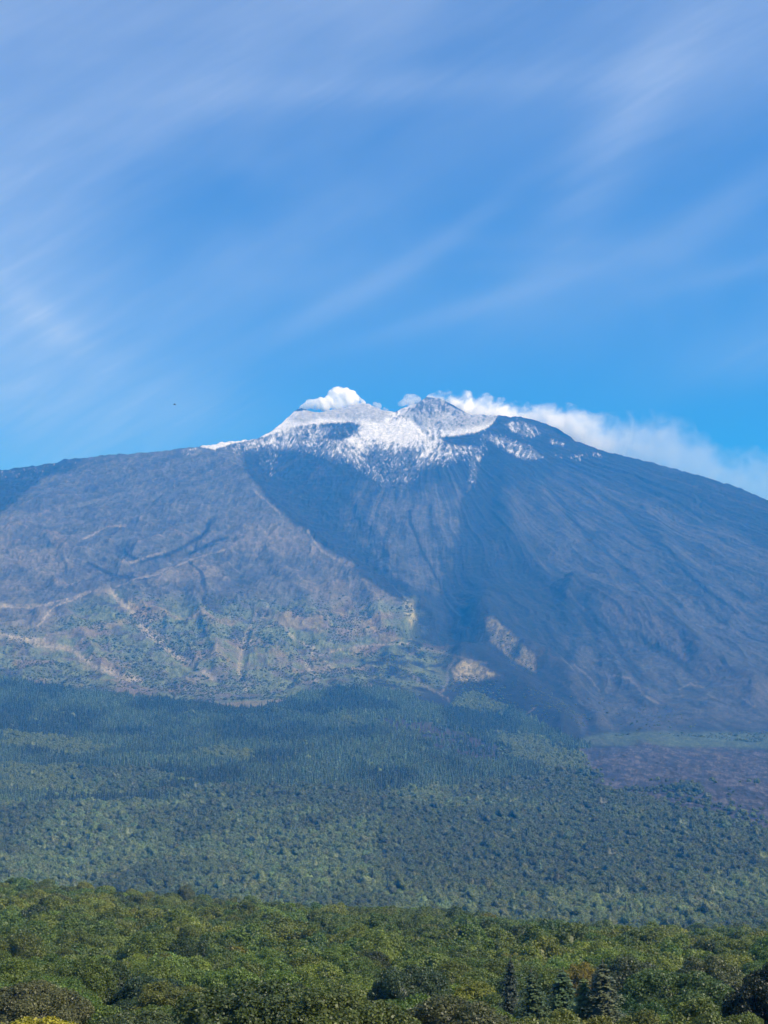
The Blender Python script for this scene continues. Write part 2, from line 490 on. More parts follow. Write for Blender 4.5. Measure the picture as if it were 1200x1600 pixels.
# scrub belt
VEG = [(-700, 985), (0, 975), (60, 985), (120, 950), (180, 930), (250, 935), (330, 935), (400, 940), (470, 940), (560, 950), (640, 940), (655, 965), (640, 1000),
       (700, 1020), (690, 1070), (560, 1110), (300, 1110), (0, 1100), (-700, 1150)]
veg = sstep(-22, 22, poly_sd(WX, WY, VEG))
vn = fbm(X / 70, Y / 70, 4, 130, 0.6)
A = blend(A, C(0.105, 0.130, 0.058), 0.85 * veg * sstep(0.34, 0.52, vn))
A = blend(A, C(0.17, 0.13, 0.085), 0.6 * veg * sstep(0.55, 0.70, fbm(X / 150, Y / 150, 4, 134)))
for P, col, amt in [([(628, 935), (645, 940), (652, 965), (640, 985), (632, 960)], (0.26, 0.23, 0.11), .8),
                    ([(480, 960), (510, 950), (520, 985), (490, 990)], (0.20, 0.15, 0.08), .45),
                    ([(575, 980), (600, 975), (625, 1000), (590, 1005)], (0.22, 0.17, 0.08), .5),
                    ([(755, 962), (772, 962), (800, 990), (838, 1022), (840, 1052), (800, 1032), (766, 1000)], (0.23, 0.20, 0.10), .7),
                    ([(706, 1044), (722, 1030), (745, 1032), (778, 1056), (745, 1064), (708, 1062)], (0.29, 0.25, 0.13), .85),
                    ([(140, 922), (168, 920), (172, 930), (150, 930)], (0.20, 0.16, 0.10), .7),
                    ([(190, 935), (225, 950), (250, 975), (210, 965)], (0.20, 0.15, 0.07), .6),
                    ([(165, 1045), (205, 1050), (215, 1062), (180, 1062)], (0.24, 0.20, 0.14), .8),
                    ([(0, 985), (50, 990), (110, 1008), (90, 1022), (40, 1004), (0, 996)], (0.24, 0.205, 0.145), .8),
                    ([(0, 820), (60, 800), (110, 782), (100, 790), (0, 835)], (0.15, 0.13, 0.09), .5),
                    ([(60, 826), (90, 830), (110, 850), (90, 860)], (0.17, 0.14, 0.09), .5)]:
    m = sstep(-3, 5, poly_sd(PX + wx * 14, PY + wy * 12, P))
    A = blend(A, C(*col), 0.85 * amt * m * (0.55 + 0.45 * sstep(0.35, 0.6, fine)))
# washes and tracks of pale pinkish gravel
for P, wd, amt in [([(0, 988), (60, 1000), (110, 1015), (150, 1045), (215, 1062)], 5, .7), ([(170, 925), (205, 955), (225, 985), (265, 1015), (300, 1035), (330, 1060)], 5, .7),
                   ([(0, 948), (50, 952), (95, 940), (140, 924)], 2.2, .6), ([(60, 975), (85, 950), (140, 925)], 2.2, .7), ([(225, 975), (240, 990), (262, 1000)], 6, .5),
                   ([(400, 955), (385, 1000), (372, 1045), (385, 1080)], 4, .55), ([(418, 948), (400, 985), (392, 1010)], 3, .4), ([(430, 965), (470, 1000), (490, 1015)], 3, .6),
                   ([(490, 1010), (480, 1040), (495, 1065)], 6, .6), ([(500, 1022), (530, 1012), (562, 1007), (640, 1003)], 2.0, .7), ([(640, 1045), (655, 1065), (700, 1095)], 4, 0.25),
                   ([(205, 880), (250, 866), (262, 862)], 2, .5), ([(120, 845), (165, 820), (195, 818)], 1.8, .5), ([(510, 1108), (550, 1122), (575, 1128)], 1.6, .7),
                   ([(0, 945), (80, 948)], 2, .4), ([(640, 1020), (660, 1012), (700, 1022), (760, 1035)], 3, 0.23), ([(350, 860), (290, 880), (210, 905), (180, 918)], 2, .45),
                   ([(692, 1080), (700, 1045), (712, 1030)], 3, 0.23), ([(810, 1112), (820, 1118), (835, 1105)], 2, 0.30), ([(1060, 1075), (1075, 1065), (1100, 1072)], 2.5, 0.23),
                   ([(960, 1055), (985, 1060), (1005, 1085), (1030, 1100)], 2.5, 0.20), ([(900, 1040), (925, 1060), (940, 1082)], 2, 0.17), ([(1160, 1090), (1180, 1102)], 3, 0.25),
                   ([(480, 830), (500, 860), (530, 880)], 2.0, .5), ([(395, 765), (420, 785), (440, 805)], 1.6, .55)]:
    d, run = line_d(PX + wx * 12, PY + wy * 12, P)
    A = blend(A, C(0.25, 0.225, 0.165), np.minimum(amt * 1.25, 1) * sstep(wd * 1.0, wd * 0.3, d + (fine - .5) * wd * 2.2 + (med - .5) * wd))
# rusty/pale streaks low on the right slope
rs = poly_sd(WX, WY, [(880, 1020), (1000, 1020), (1120, 1060), (1200, 1080), (1200, 1130), (1000, 1130), (860, 1110)])
A = blend(A, C(0.10, 0.105, 0.085), 0.5 * sstep(-15, 20, rs) * sstep(0.52, 0.75, rdg2) * sstep(.4, .6, fbm(X / 90, Y / 160, 3, 151)))
# grass plain, lava field, forest floor
plain = sstep(-2, 6, poly_sd(PX, PY + wy * 6, [(890, 1160), (930, 1146), (1040, 1140), (1320, 1145), (1320, 1172), (1100, 1172), (1000, 1168), (930, 1166)]))
A = blend(A, C(0.075, 0.105, 0.060), 0.8 * plain * (0.7 + 0.3 * sstep(.4, .6, med)))
A = blend(A, C(0.046, 0.044, 0.050), lava)
A = blend(A, C(0.105, 0.098, 0.10), lava * sstep(0.46, 0.64, fbm(X / 9, Y / 40, 4, 155, 0.65)) * 0.75)
A = blend(A, C(0.028, 0.030, 0.036), lava * sstep(0.46, 0.62, fbm(X / 24, Y / 90, 4, 158, 0.65)) * 0.85)
FTOP_X = [-1500, 0, 60, 150, 230, 300, 400, 440, 470, 520, 580, 640, 660, 700, 715, 740, 780, 830, 880, 925, 945, 3000]
FTOP_Y = [1072, 1062, 1068, 1082, 1092, 1100, 1110, 1098, 1086, 1078, 1076, 1084, 1102, 1110, 1094, 1080, 1100, 1124, 1150, 1170, 1218, 1238]


def forest_top(px):
    return np.interp(px, FTOP_X, FTOP_Y)


floor_m = sstep(-4, 6, PY - forest_top(PX)) * (1 - lava)
floor_m *= 1 - sstep(-2, 3, lava_sd)
A = blend(A, C(0.045, 0.055, 0.028), floor_m)
BARE = [(595, 1122), (640, 1122), (700, 1140), (760, 1158), (800, 1178), (800, 1196), (740, 1190), (690, 1172), (650, 1150), (600, 1135)]
bare = sstep(-3, 4, poly_sd(PX, PY, BARE))
A = blend(A, C(0.042, 0.038, 0.044), bare * (1 - lava))
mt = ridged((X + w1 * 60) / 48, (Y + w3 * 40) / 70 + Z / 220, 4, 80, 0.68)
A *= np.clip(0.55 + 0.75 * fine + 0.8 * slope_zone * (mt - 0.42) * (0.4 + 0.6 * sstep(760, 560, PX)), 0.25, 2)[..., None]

# --- snow
SN = np.zeros_like(PX)


def snow_poly(P, val, soft=5):
    global SN
    m = sstep(-soft, soft, poly_sd(PX + wx * 8, PY + wy * 8, P))
    SN = SN * (1 - m) + val * m


snow_poly([(335, 700), (420, 676), (470, 660), (560, 665), (640, 680), (760, 675), (756, 705), (700, 722), (640, 740), (590, 742), (540, 722), (470, 706), (380, 706)], 0.44, 14)
snow_poly([(540, 690), (600, 672), (660, 672), (690, 685), (670, 712), (640, 728), (600, 715), (560, 706)], 0.66, 10)
snow_poly([(575, 700), (660, 700), (640, 770), (600, 765), (560, 735)], 0.30, 16)
snow_poly([(312, 697), (328, 686), (400, 668), (440, 650), (460, 642), (480, 644), (470, 664), (430, 677), (380, 691), (335, 701)], 0.95, 2)
snow_poly([(455, 655), (475, 640), (500, 644), (560, 629), (585, 632), (612, 642), (640, 655), (655, 676), (640, 690), (600, 690), (565, 684), (555, 662), (490, 662), (465, 668)], 0.92, 3)
snow_poly([(545, 661), (562, 665), (556, 676), (530, 690), (505, 686), (520, 670), (500, 664)], 0.18, 3)
snow_poly([(445, 668), (500, 664), (505, 690), (450, 700), (420, 690)], 0.44, 4)
snow_poly([(618, 640), (660, 622), (690, 622), (720, 640), (778, 648), (772, 662), (740, 675), (700, 680), (672, 682), (640, 668)], 0.60, 3)
snow_poly([(690, 665), (725, 668), (770, 655), (776, 652), (765, 668), (735, 679), (690, 682)], 0.78, 2)
snow_poly([(640, 640), (660, 624), (690, 625), (705, 640), (680, 650), (655, 648)], 0.50, 3)
snow_poly([(606, 652), (635, 642), (645, 655), (620, 664)], 0.58, 3)
snow_poly([(690, 684), (760, 676), (752, 700), (700, 694)], 0.12, 3)
snow_poly([(788, 664), (805, 655), (835, 668), (848, 684), (818, 684), (798, 676)], 0.42, 6)
snow_poly([(752, 682), (775, 680), (835, 700), (852, 716), (820, 722), (790, 708)], 0.38, 5)
snow_poly([(862, 686), (885, 692), (882, 697), (860, 692)], 0.40, 3)
snow_poly([(855, 700), (900, 706), (930, 704), (950, 712), (905, 722), (860, 712)], 0.17, 5)
snow_poly([(735, 710), (755, 712), (742, 760), (728, 770)], 0.30, 4)
snow_poly([(400, 705), (440, 705), (430, 745), (415, 745)], 0.22, 6)
snow_poly([(-200, 740), (0, 734), (120, 716), (120, 728), (0, 752), (-200, 770)], 0.13, 4)
snow_poly([(280, 700), (320, 697), (310, 712), (285, 712)], 0.30, 3)
# wind-blown patches are stretched down the slope
sn_a = fbm((PX - PY * 0.55) / 3.0, (PY + PX * 0.3) / 6.0, 3, 170, 0.7)
sn_b = fbm((PX + PY * 0.6) / 3.0, (PY - PX * 0.3) / 6.0, 3, 172, 0.7)
sn_m = sstep(0.42, 0.58, fbm(PX / 30, PY / 30, 2, 174))
sn_n = (sn_a * sn_m + sn_b * (1 - sn_m)) * 0.8 + fbm(PX / 26, PY / 20, 3, 176) * 0.2
cone_m = sstep(-4, 5, np.maximum(poly_sd(PX, PY, [(455, 655), (475, 638), (505, 642), (565, 628), (590, 634), (612, 644), (600, 660), (560, 656), (500, 654), (470, 664)]), poly_sd(PX, PY, [(635, 640), (665, 618), (700, 625), (740, 645), (785, 648), (765, 664), (700, 674), (650, 665)])))
SN0 = SN
SN = SN * (0.80 + 0.20 * sstep(.35, .6, SN))
snow = sstep(-0.17, 0.17, SN * 0.76 + 0.145 - sn_n) * sstep(0.02, 0.12, SN)
snow = np.maximum(snow, 0.22 * sstep(0.12, 0.5, SN0) * sstep(0.3, 0.6, fine))
A = blend(A, C(0.50, 0.52, 0.56), snow * (0.97 - 0.42 * cone_m * (0.5 + fine)))

# --- back of the mountain: plateau, then down
rows_back = []
zb = Z[-1].copy()
yb = Y[-1].copy()
for k, (dyb, dzb) in enumerate([(60, -8), (180, -30), (450, -130), (900, -330), (1600, -700), (2600, -1250), (3600, -1800)]):
    zz = np.maximum(zb + dzb * np.clip((zb + 300) / 2200, .3, 1.2), -190 + 0 * zb)
    yk = yb + dyb
    rows_back.append((q * yb * (yk / yb) ** 0.6, yk, zz))
XA = np.concatenate([X] + [r[0][None] for r in rows_back])
YA = np.concatenate([Y] + [r[1][None] for r in rows_back])
ZA = np.concatenate([Z] + [r[2][None] for r in rows_back])
AA = np.concatenate([A] + [np.broadcast_to(A[-1] * 0 + C(0.05, 0.05, 0.055), (1,) + A.shape[1:])] * len(rows_back))


def ground_material(name, bump_scale, bump_dist, var=0.25):
    m = bpy.data.materials.new(name)
    m.use_nodes = True
    nt = m.node_tree
    nt.nodes.clear()
    at = node(nt, 'ShaderNodeAttribute', attribute_name='albedo')
    g = node(nt, 'ShaderNodeNewGeometry')
    n = node(nt, 'ShaderNodeTexNoise', inp={'Vector': g.outputs['Position'], 'Scale': bump_scale, 'Detail': 6.0, 'Roughness': 0.65})
    k = rng_map(nt, n.outputs[0], 0.3, 0.7, 1 - var, 1 + var, False)
    c = node(nt, 'ShaderNodeVectorMath', operation='SCALE', inp={0: at.outputs['Color'], 'Scale': k})
    b = node(nt, 'ShaderNodeBump', inp={'Height': n.outputs[0], 'Distance': bump_dist, 'Strength': 0.8})
    p = node(nt, 'ShaderNodeBsdfPrincipled', inp={'Base Color': c.outputs[0], 'Roughness': 0.95, 'Specular IOR Level': 0.15, 'Normal': b.outputs[0]})
    node(nt, 'ShaderNodeOutputMaterial', inp={0: p.outputs[0]})
    return m


def add_albedo(o, arr):
    a = o.data.attributes.new('albedo', 'FLOAT_COLOR', 'POINT')
    rgba = np.ones((len(arr), 4), np.float32)
    rgba[:, :3] = np.clip(arr, 0.002, 0.95)
    a.data.foreach_set('color', rgba.ravel())


rock = ground_material('volcanic_rock', 0.035, 9.0)
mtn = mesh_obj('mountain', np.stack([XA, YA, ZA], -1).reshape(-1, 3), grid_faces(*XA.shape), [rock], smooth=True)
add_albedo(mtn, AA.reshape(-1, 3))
tag(mtn, 'snow-capped dark volcano with gullied slopes rising behind the forest', 'volcano', kind='structure')

# ------------------------------------------------------------------ near ground: a wooded rise below the viewpoint
NY = [0, 12, 40, 95, 150, 230, 330, 500, 700, 900, 1060, 1250, 1440, 1600]
CAN = {0: [None, None, None, 1612, 1560, 1515, 1480, 1440, 1405, 1380, None, None, None, None],
       600: [None, None, None, 1606, 1566, 1528, 1500, 1465, 1438, 1425, None, None, None, None],
       1200: [None, None, None, 1615, 1575, 1542, 1518, 1490, 1468, 1472, None, None, None, None]}
TREE_H = 9.6


def z_at(py, y):
    d = (800 - py) / F
    return y * (SP + d * CP) / (CP - d * SP)


z_join = float(z_at(1490, 1440))
ntab = []
for k in (0, 600, 1200):
    row = []
    for y, c in zip(NY, CAN[k]):
        if c is None:
            row.append({0: -1.7, 12: -5.0, 40: -17.0, 1060: -150.0 if k != 1200 else -140.0, 1250: -180.0, 1440: z_join, 1600: z_join - 2}[y])
        else:
            row.append(z_at(c, y) - TREE_H)
    ntab.append(row)
ntab = np.array(ntab)


def near_z(x, y, rough=True):
    x = np.asarray(x, float)
    y = np.asarray(y, float)
    pxv = np.clip(600 + F * x / np.maximum(y, 60), 0, 1200)
    v = [sum(w * np.interp(y + o * np.clip(y / 300, .05, 1), NY, r) for o, w in ((-60, .15), (-30, .2), (0, .3), (30, .2), (60, .15))) for r in ntab]
    t = pxv / 600
    z = np.where(t < 1, v[0] * (1 - t) + v[1] * np.minimum(t, 1), v[1] * (2 - t) + v[2] * (t - 1))
    if rough:
        z = z + (fbm(x / 90 + 50, y / 90, 3, 200) - 0.5) * 12 * np.clip((y - 60) / 300, 0, 1) * np.clip((1400 - y) / 300, 0, 1)
    return z


gx = np.concatenate([-np.geomspace(3000, 620, 16), np.arange(-600, 601, 6), np.geomspace(620, 3000, 16)])
gy = np.concatenate([np.array([-400, -200, -80, -30, -8]), np.arange(0, 1452, 6)])
GX, GY = np.meshgrid(gx, gy)
GZ = near_z(GX, GY)
GZ = np.where(GY < 0, -1.7 + GY * 0.0, GZ)
GZ[-1] -= 6
grd_m = ground_material('forest_floor_earth', 0.6, 0.4, 0.4)
grd = mesh_obj('ground', np.stack([GX, GY, GZ], -1).reshape(-1, 3), grid_faces(*GX.shape), [grd_m], smooth=True)
gn = fbm(GX / 12, GY / 12, 4, 210)
ga = np.zeros(GX.shape + (3,)) + C(0.055, 0.045, 0.028)
ga = blend(ga, C(0.05, 0.065, 0.025), sstep(.45, .6, gn))
add_albedo(grd, ga.reshape(-1, 3))
tag(grd, 'leaf-littered woodland ground falling away under the near trees', 'ground', kind='structure')


# ------------------------------------------------------------------ foliage
def foliage_material(name, mode, dark=(0.48, 0.52, 0.58), warm=(1.60, 1.50, 1.0), transl=0.28):
    m = bpy.data.materials.new(name)
    m.use_nodes = True
    nt = m.node_tree
    nt.nodes.clear()
    if mode == 'instancer':
        base = node(nt, 'ShaderNodeAttribute', attribute_type='INSTANCER', attribute_name='tint').outputs['Vector']
    else:
        base = node(nt, 'ShaderNodeObjectInfo').outputs['Color']
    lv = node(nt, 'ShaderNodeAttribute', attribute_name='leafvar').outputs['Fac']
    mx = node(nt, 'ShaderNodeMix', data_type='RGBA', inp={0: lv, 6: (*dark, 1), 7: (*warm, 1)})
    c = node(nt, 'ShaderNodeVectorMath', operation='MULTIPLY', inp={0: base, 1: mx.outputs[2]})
    p = node(nt, 'ShaderNodeBsdfPrincipled', inp={'Base Color': c.outputs[0], 'Roughness': 0.5, 'Specular IOR Level': 0.4})
    tcol = node(nt, 'ShaderNodeVectorMath', operation='MULTIPLY', inp={0: c.outputs[0], 1: (1.3, 1.35, 0.6)})
    t = node(nt, 'ShaderNodeBsdfTranslucent', inp={0: tcol.outputs[0]})
    ms = node(nt, 'ShaderNodeMixShader', inp={0: transl, 1: p.outputs[0], 2: t.outputs[0]})
    node(nt, 'ShaderNodeOutputMaterial', inp={0: ms.outputs[0]})
    return m


def bark_material():
    m = bpy.data.materials.new('bark')
    m.use_nodes = True
    nt = m.node_tree
    nt.nodes.clear()
    tcn = node(nt, 'ShaderNodeTexCoord')
    mp = node(nt, 'ShaderNodeMapping', inp={0: tcn.outputs['Object'], 'Scale': (6, 6, 1.2)})
    n = node(nt, 'ShaderNodeTexNoise', inp={'Vector': mp.outputs[0], 'Scale': 2.0, 'Detail': 5.0})
    mx = node(nt, 'ShaderNodeMix', data_type='RGBA', inp={0: n.outputs[0], 6: (0.05, 0.038, 0.028, 1), 7: (0.17, 0.14, 0.11, 1)})
    b = node(nt, 'ShaderNodeBump', inp={'Height': n.outputs[0], 'Distance': 0.05})
    p = node(nt, 'ShaderNodeBsdfPrincipled', inp={'Base Color': mx.outputs[2], 'Roughness': 0.9, 'Normal': b.outputs[0]})
    node(nt, 'ShaderNodeOutputMaterial', inp={0: p.outputs[0]})
    return m


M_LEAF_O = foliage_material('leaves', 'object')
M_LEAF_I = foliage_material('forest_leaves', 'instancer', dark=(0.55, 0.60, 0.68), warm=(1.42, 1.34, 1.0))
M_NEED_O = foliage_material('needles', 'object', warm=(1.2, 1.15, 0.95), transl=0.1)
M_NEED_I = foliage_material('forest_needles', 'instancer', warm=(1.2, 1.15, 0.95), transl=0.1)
M_BARK = bark_material()


def leaf_quads(r, P, N, size, flat=0.0):
    """one small bent leaf-spray quad per point P with normal N"""
    n = len(P)
    N = N / (np.linalg.norm(N, axis=1, keepdims=True) + 1e-9)
    a = r.normal(size=(n, 3))
    a -= (a * N).sum(1, keepdims=True) * N
    a /= np.linalg.norm(a, axis=1, keepdims=True) + 1e-9
    b = np.cross(N, a)
    s = (size * r.uniform(0.55, 1.35, n))[:, None]
    e = r.uniform(0.55, 0.95, (n, 1))
    V = np.stack([P - a * s * 0.5, P - b * s * 0.5 * e - N * s * 0.12, P + a * s * 0.5, P + b * s * 0.5 * e - N * s * 0.05], 1)
    F4 = np.arange(n * 4).reshape(n, 4)
    return V.reshape(-1, 3), F4


def sphere_dirs(nu, nv):
    th_ = np.linspace(0.02, math.pi - 0.02, nv)
    ph = np.linspace(0, 2 * math.pi, nu, endpoint=False)
    T, P = np.meshgrid(th_, ph, indexing='ij')
    D = np.stack([np.sin(T) * np.cos(P), np.sin(T) * np.sin(P), np.cos(T)], -1).reshape(-1, 3)
    f = []
    for i in range(nv - 1):
        for j in range(nu):
            f.append((i * nu + j, (i + 1) * nu + j, (i + 1) * nu + (j + 1) % nu, i * nu + (j + 1) % nu))
    return D, np.array(f)


def crown_geo(seed, R=5.0, H=4.2, nclump=26, nleaf=180, leaf=0.45, core=(20, 14), low=0.35, lump=0.36, jit=0.75):
    """broadleaf crown centred at the origin: clumps spread over an uneven dome, each clothed in leaf sprays over a dark inner body"""
    r = np.random.RandomState(seed)
    cs, rc = [], []
    k = 0
    while len(cs) < nclump and k < 4000:
        k += 1
        d = r.normal(size=3)
        d /= np.linalg.norm(d)
        if d[2] < -low:
            continue
        f = r.uniform(0.52, 0.86)
        c = d * f * np.array([R, R, H]) * np.array([1, 1, 1.0])
        rad = R * lump * r.uniform(0.65, 1.25)
        if any(np.linalg.norm(c - c2) < 0.55 * min(rad, r2) + 0.1 * R for c2, r2 in zip(cs, rc)):
            continue
        cs.append(c)
        rc.append(rad)
    cs, rc = np.array(cs), np.array(rc)
    # leaves
    Ps, Ns, var = [], [], []
    for c, rad in zip(cs, rc):
        n = int(nleaf * (rad / (R * lump)) ** 2)
        d = r.normal(size=(n, 3))
        d[:, 2] = d[:, 2] * 0.9 + 0.25
        out = c / (np.linalg.norm(c) + 1e-6)
        d += out * 0.7
        d /= np.linalg.norm(d, axis=1, keepdims=True)
        p = c + d * rad * r.uniform(0.66, 1.12, (n, 1)) * np.array([1, 1, 0.85])
        Ps.append(p)
        Ns.append(d + r.normal(size=(n, 3)) * jit + np.array([0, 0, 0.3]))
        var.append(np.clip(r.normal(0.40 + r.uniform(-0.12, 0.12), 0.22, n), 0, 1))
    Ps, Ns, var = np.concatenate(Ps), np.concatenate(Ns), np.concatenate(var)
    V, Fq = leaf_quads(r, Ps, Ns, leaf)
    va = np.repeat(var, 4)
    # inner body (twigs and inner leaves), crown shade put into its darker colour
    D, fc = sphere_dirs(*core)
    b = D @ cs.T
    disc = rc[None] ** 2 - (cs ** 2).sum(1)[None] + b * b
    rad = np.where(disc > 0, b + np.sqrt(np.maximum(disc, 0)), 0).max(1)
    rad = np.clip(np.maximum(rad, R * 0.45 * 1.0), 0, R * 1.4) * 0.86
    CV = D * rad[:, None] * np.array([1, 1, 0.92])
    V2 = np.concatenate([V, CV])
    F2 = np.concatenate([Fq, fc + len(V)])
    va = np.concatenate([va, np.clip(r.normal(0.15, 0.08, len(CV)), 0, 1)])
    return V2, F2, va


def tube(P, R, n=7):
    P = np.array(P, float)
    V, Fc = [], []
    for i, (p, rad) in enumerate(zip(P, R)):
        t = P[min(i + 1, len(P) - 1)] - P[max(i - 1, 0)]
        t /= np.linalg.norm(t) + 1e-9
        a = np.cross(t, [0.3, 0.9, 0.1])
        a /= np.linalg.norm(a)
        b = np.cross(t, a)
        for k in range(n):
            an = 2 * math.pi * k / n
            V.append(p + (a * math.cos(an) + b * math.sin(an)) * rad)
    for i in range(len(P) - 1):
        for k in range(n):
            Fc.append((i * n + k, i * n + (k + 1) % n, (i + 1) * n + (k + 1) % n, (i + 1) * n + k))
    return np.array(V), np.array(Fc)


def join(parts):
    V, Fc, off = [], [], 0
    for v, f in parts:
        V.append(v)
        Fc.append(f + off)
        off += len(v)
    return np.concatenate(V), np.concatenate(Fc)


def trunk_geo(seed, h=7.0, rad=0.28):
    r = np.random.RandomState(seed)
    parts = [tube([(0, 0, -0.6), (0.05, 0, 0.5), (r.normal() * .15, r.normal() * .15, h * .4), (r.normal() * .3, r.normal() * .3, h * .72), (r.normal() * .4, r.normal() * .4, h)],
                  [rad * 1.5, rad * 1.05, rad * .85, rad * .55, rad * .2])]
    for k in range(6):
        a = k * 1.05 + r.uniform(-.3, .3)
        z0 = h * r.uniform(.3, .6)
        L = h * r.uniform(.35, .5)
        parts.append(tube([(0, 0, z0), (math.cos(a) * L * .4, math.sin(a) * L * .4, z0 + L * .35), (math.cos(a) * L * .8, math.sin(a) * L * .8, z0 + L * .85)],
                          [rad * .5, rad * .33, rad * .1], 5))
    return join(parts)


def conifer_geo(seed, h=18.0, R=3.4, levels=26, nb=9, nq=9, size=0.55, droop=0.35, core=True, base=0.12):
    """spire of drooping branches, z = 0 at the ground"""
    r = np.random.RandomState(seed)
    Ps, Ns, var = [], [], []
    for i in range(levels):
        f = (i + r.uniform(-.3, .3)) / levels
        z = h * (base + (1 - base) * f)
        L = R * (1 - f) ** 0.8 * r.uniform(0.78, 1.18) + 0.12
        for b in range(nb):
            if r.rand() < 0.1:
                continue
            a = r.uniform(0, 2 * math.pi)
            l = L * r.uniform(0.7, 1.15)
            s = (np.arange(nq) + r.uniform(0, 1, nq)) / nq
            s = np.maximum(s, 0.12)
            x = np.cos(a) * l * s + r.normal(size=nq) * 0.10 * l * s
            y = np.sin(a) * l * s + r.normal(size=nq) * 0.10 * l * s
            zz = z - droop * l * s ** 1.5 + r.normal(size=nq) * 0.06 * l + 0.12 * l * (s > .9)
            Ps.append(np.stack([x, y, zz], 1))
            Ns.append(np.stack([np.cos(a) * .5 + r.normal(size=nq) * .4, np.sin(a) * .5 + r.normal(size=nq) * .4, np.ones(nq)], 1))
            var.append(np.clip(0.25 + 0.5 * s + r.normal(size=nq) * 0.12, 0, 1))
    Ps, Ns, var = np.concatenate(Ps), np.concatenate(Ns), np.concatenate(var)
    V, Fq = leaf_quads(r, Ps, Ns, size)
    va = np.repeat(var, 4)
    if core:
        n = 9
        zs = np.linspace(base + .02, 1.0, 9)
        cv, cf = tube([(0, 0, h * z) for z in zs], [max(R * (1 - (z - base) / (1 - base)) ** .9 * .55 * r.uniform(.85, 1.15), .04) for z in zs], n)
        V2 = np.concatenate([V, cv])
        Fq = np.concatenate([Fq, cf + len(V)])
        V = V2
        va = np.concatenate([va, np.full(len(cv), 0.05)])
    return V, Fq, va


def set_var(o, va):
    a = o.data.attributes.new('leafvar', 'FLOAT', 'POINT')
    a.data.foreach_set('value', np.asarray(va, np.float32))


# ------------------------------------------------------------------ positions
def lookup_tables():
    yk = np.arange(1450, 7200, 12.0)
    cols = np.arange(0, NC, 2)
    Zt = np.zeros((len(cols), len(yk)))
    Pt = np.zeros_like(Zt)
    for i, c in enumerate(cols):
        yc = np.maximum.accumulate(Y[:, c])
        Zt[i] = np.interp(yk, yc, Z[:, c])
        Pt[i] = np.interp(yk, yc, PY[:, c])
    return q[cols], yk, Zt, Pt


TQ, TY, TZ, TP = lookup_tables()


def far_lookup(x, y):
    qq = x / y
    fi = np.clip(np.interp(qq, TQ, np.arange(len(TQ))), 0, len(TQ) - 1.001)
    fj = np.clip((y - TY[0]) / 12.0, 0, len(TY) - 1.001)
    i, j = fi.astype(int), fj.astype(int)
    a, b = fi - i, fj - j

    def bl(T):
        return (T[i, j] * (1 - a) + T[i + 1, j] * a) * (1 - b) + (T[i, j + 1] * (1 - a) + T[i + 1, j + 1] * a) * b
    return bl(TZ), bl(TP)


def jitter_grid(r, y0, y1, s, qmax=0.315):
    out = []
    y = y0
    k = 0
    while y < y1:
        x = np.arange(-qmax * y, qmax * y, s) + (s / 2 if k % 2 else 0)
        out.append(np.stack([x, np.full_like(x, y)], 1))
        y += s * 0.87
        k += 1
    P = np.concatenate(out)
    return P + r.uniform(-0.38, 0.38, P.shape) * s


def tint_of(r, n, base, jit=0.22, hue=0.10):
    t = np.array(base)[None] * np.exp(r.normal(0, jit, (n, 1)))
    t[:, 0] *= np.exp(r.normal(0, hue, n))
    t[:, 2] *= np.exp(r.normal(0, hue, n))
    return t


def scatter(name, pos, scl, rot, idx, tint, protos, label, cat):
    me = bpy.data.meshes.new(name)
    me.vertices.add(len(pos))
    me.vertices.foreach_set('co', np.asarray(pos, np.float32).ravel())
    for nm, typ, arr, key in (('isc', 'FLOAT_VECTOR', scl, 'vector'), ('irot', 'FLOAT', rot, 'value'), ('iid', 'INT', idx, 'value'), ('tint', 'FLOAT_VECTOR', tint, 'vector')):
        a = me.attributes.new(nm, typ, 'POINT')
        a.data.foreach_set(key, np.asarray(arr, np.int32 if typ == 'INT' else np.float32).ravel())
    o = bpy.data.objects.new(name, me)
    COL.objects.link(o)
    pc = bpy.data.collections.new(name + '_kinds')
    for p in protos:
        pc.objects.link(p)
    ng = bpy.data.node_groups.new(name + '_scatter', 'GeometryNodeTree')
    ng.interface.new_socket('Geometry', in_out='INPUT', socket_type='NodeSocketGeometry')
    ng.interface.new_socket('Geometry', in_out='OUTPUT', socket_type='NodeSocketGeometry')
    gi = ng.nodes.new('NodeGroupInput')
    go = ng.nodes.new('NodeGroupOutput')
    ci = ng.nodes.new('GeometryNodeCollectionInfo')
    ci.inputs['Collection'].default_value = pc
    ci.inputs['Separate Children'].default_value = True
    ci.inputs['Reset Children'].default_value = True
    ip = ng.nodes.new('GeometryNodeInstanceOnPoints')
    ip.inputs['Pick Instance'].default_value = True

    def attr(nm, typ):
        n = ng.nodes.new('GeometryNodeInputNamedAttribute')
        n.data_type = typ
        n.inputs['Name'].default_value = nm
        return n.outputs['Attribute']
    cx = ng.nodes.new('ShaderNodeCombineXYZ')
    L = ng.links.new
    L(attr('irot', 'FLOAT'), cx.inputs['Z'])
    L(gi.outputs[0], ip.inputs['Points'])
    L(ci.outputs[0], ip.inputs['Instance'])
    L(attr('iid', 'INT'), ip.inputs['Instance Index'])
    L(cx.outputs[0], ip.inputs['Rotation'])
    L(attr('isc', 'FLOAT_VECTOR'), ip.inputs['Scale'])
    L(ip.outputs[0], go.inputs[0])
    md = o.modifiers.new('scatter', 'NODES')
    md.node_group = ng
    tag(o, label, cat, kind='stuff')
    return o


def proto_broad(name, seed, lift=5.8, **kw):
    V, Fq, va = crown_geo(seed, **kw)
    V = V + np.array([0, 0, lift])
    o = mesh_obj(name, V, Fq, [M_LEAF_I], link=False)
    set_var(o, va)
    return o


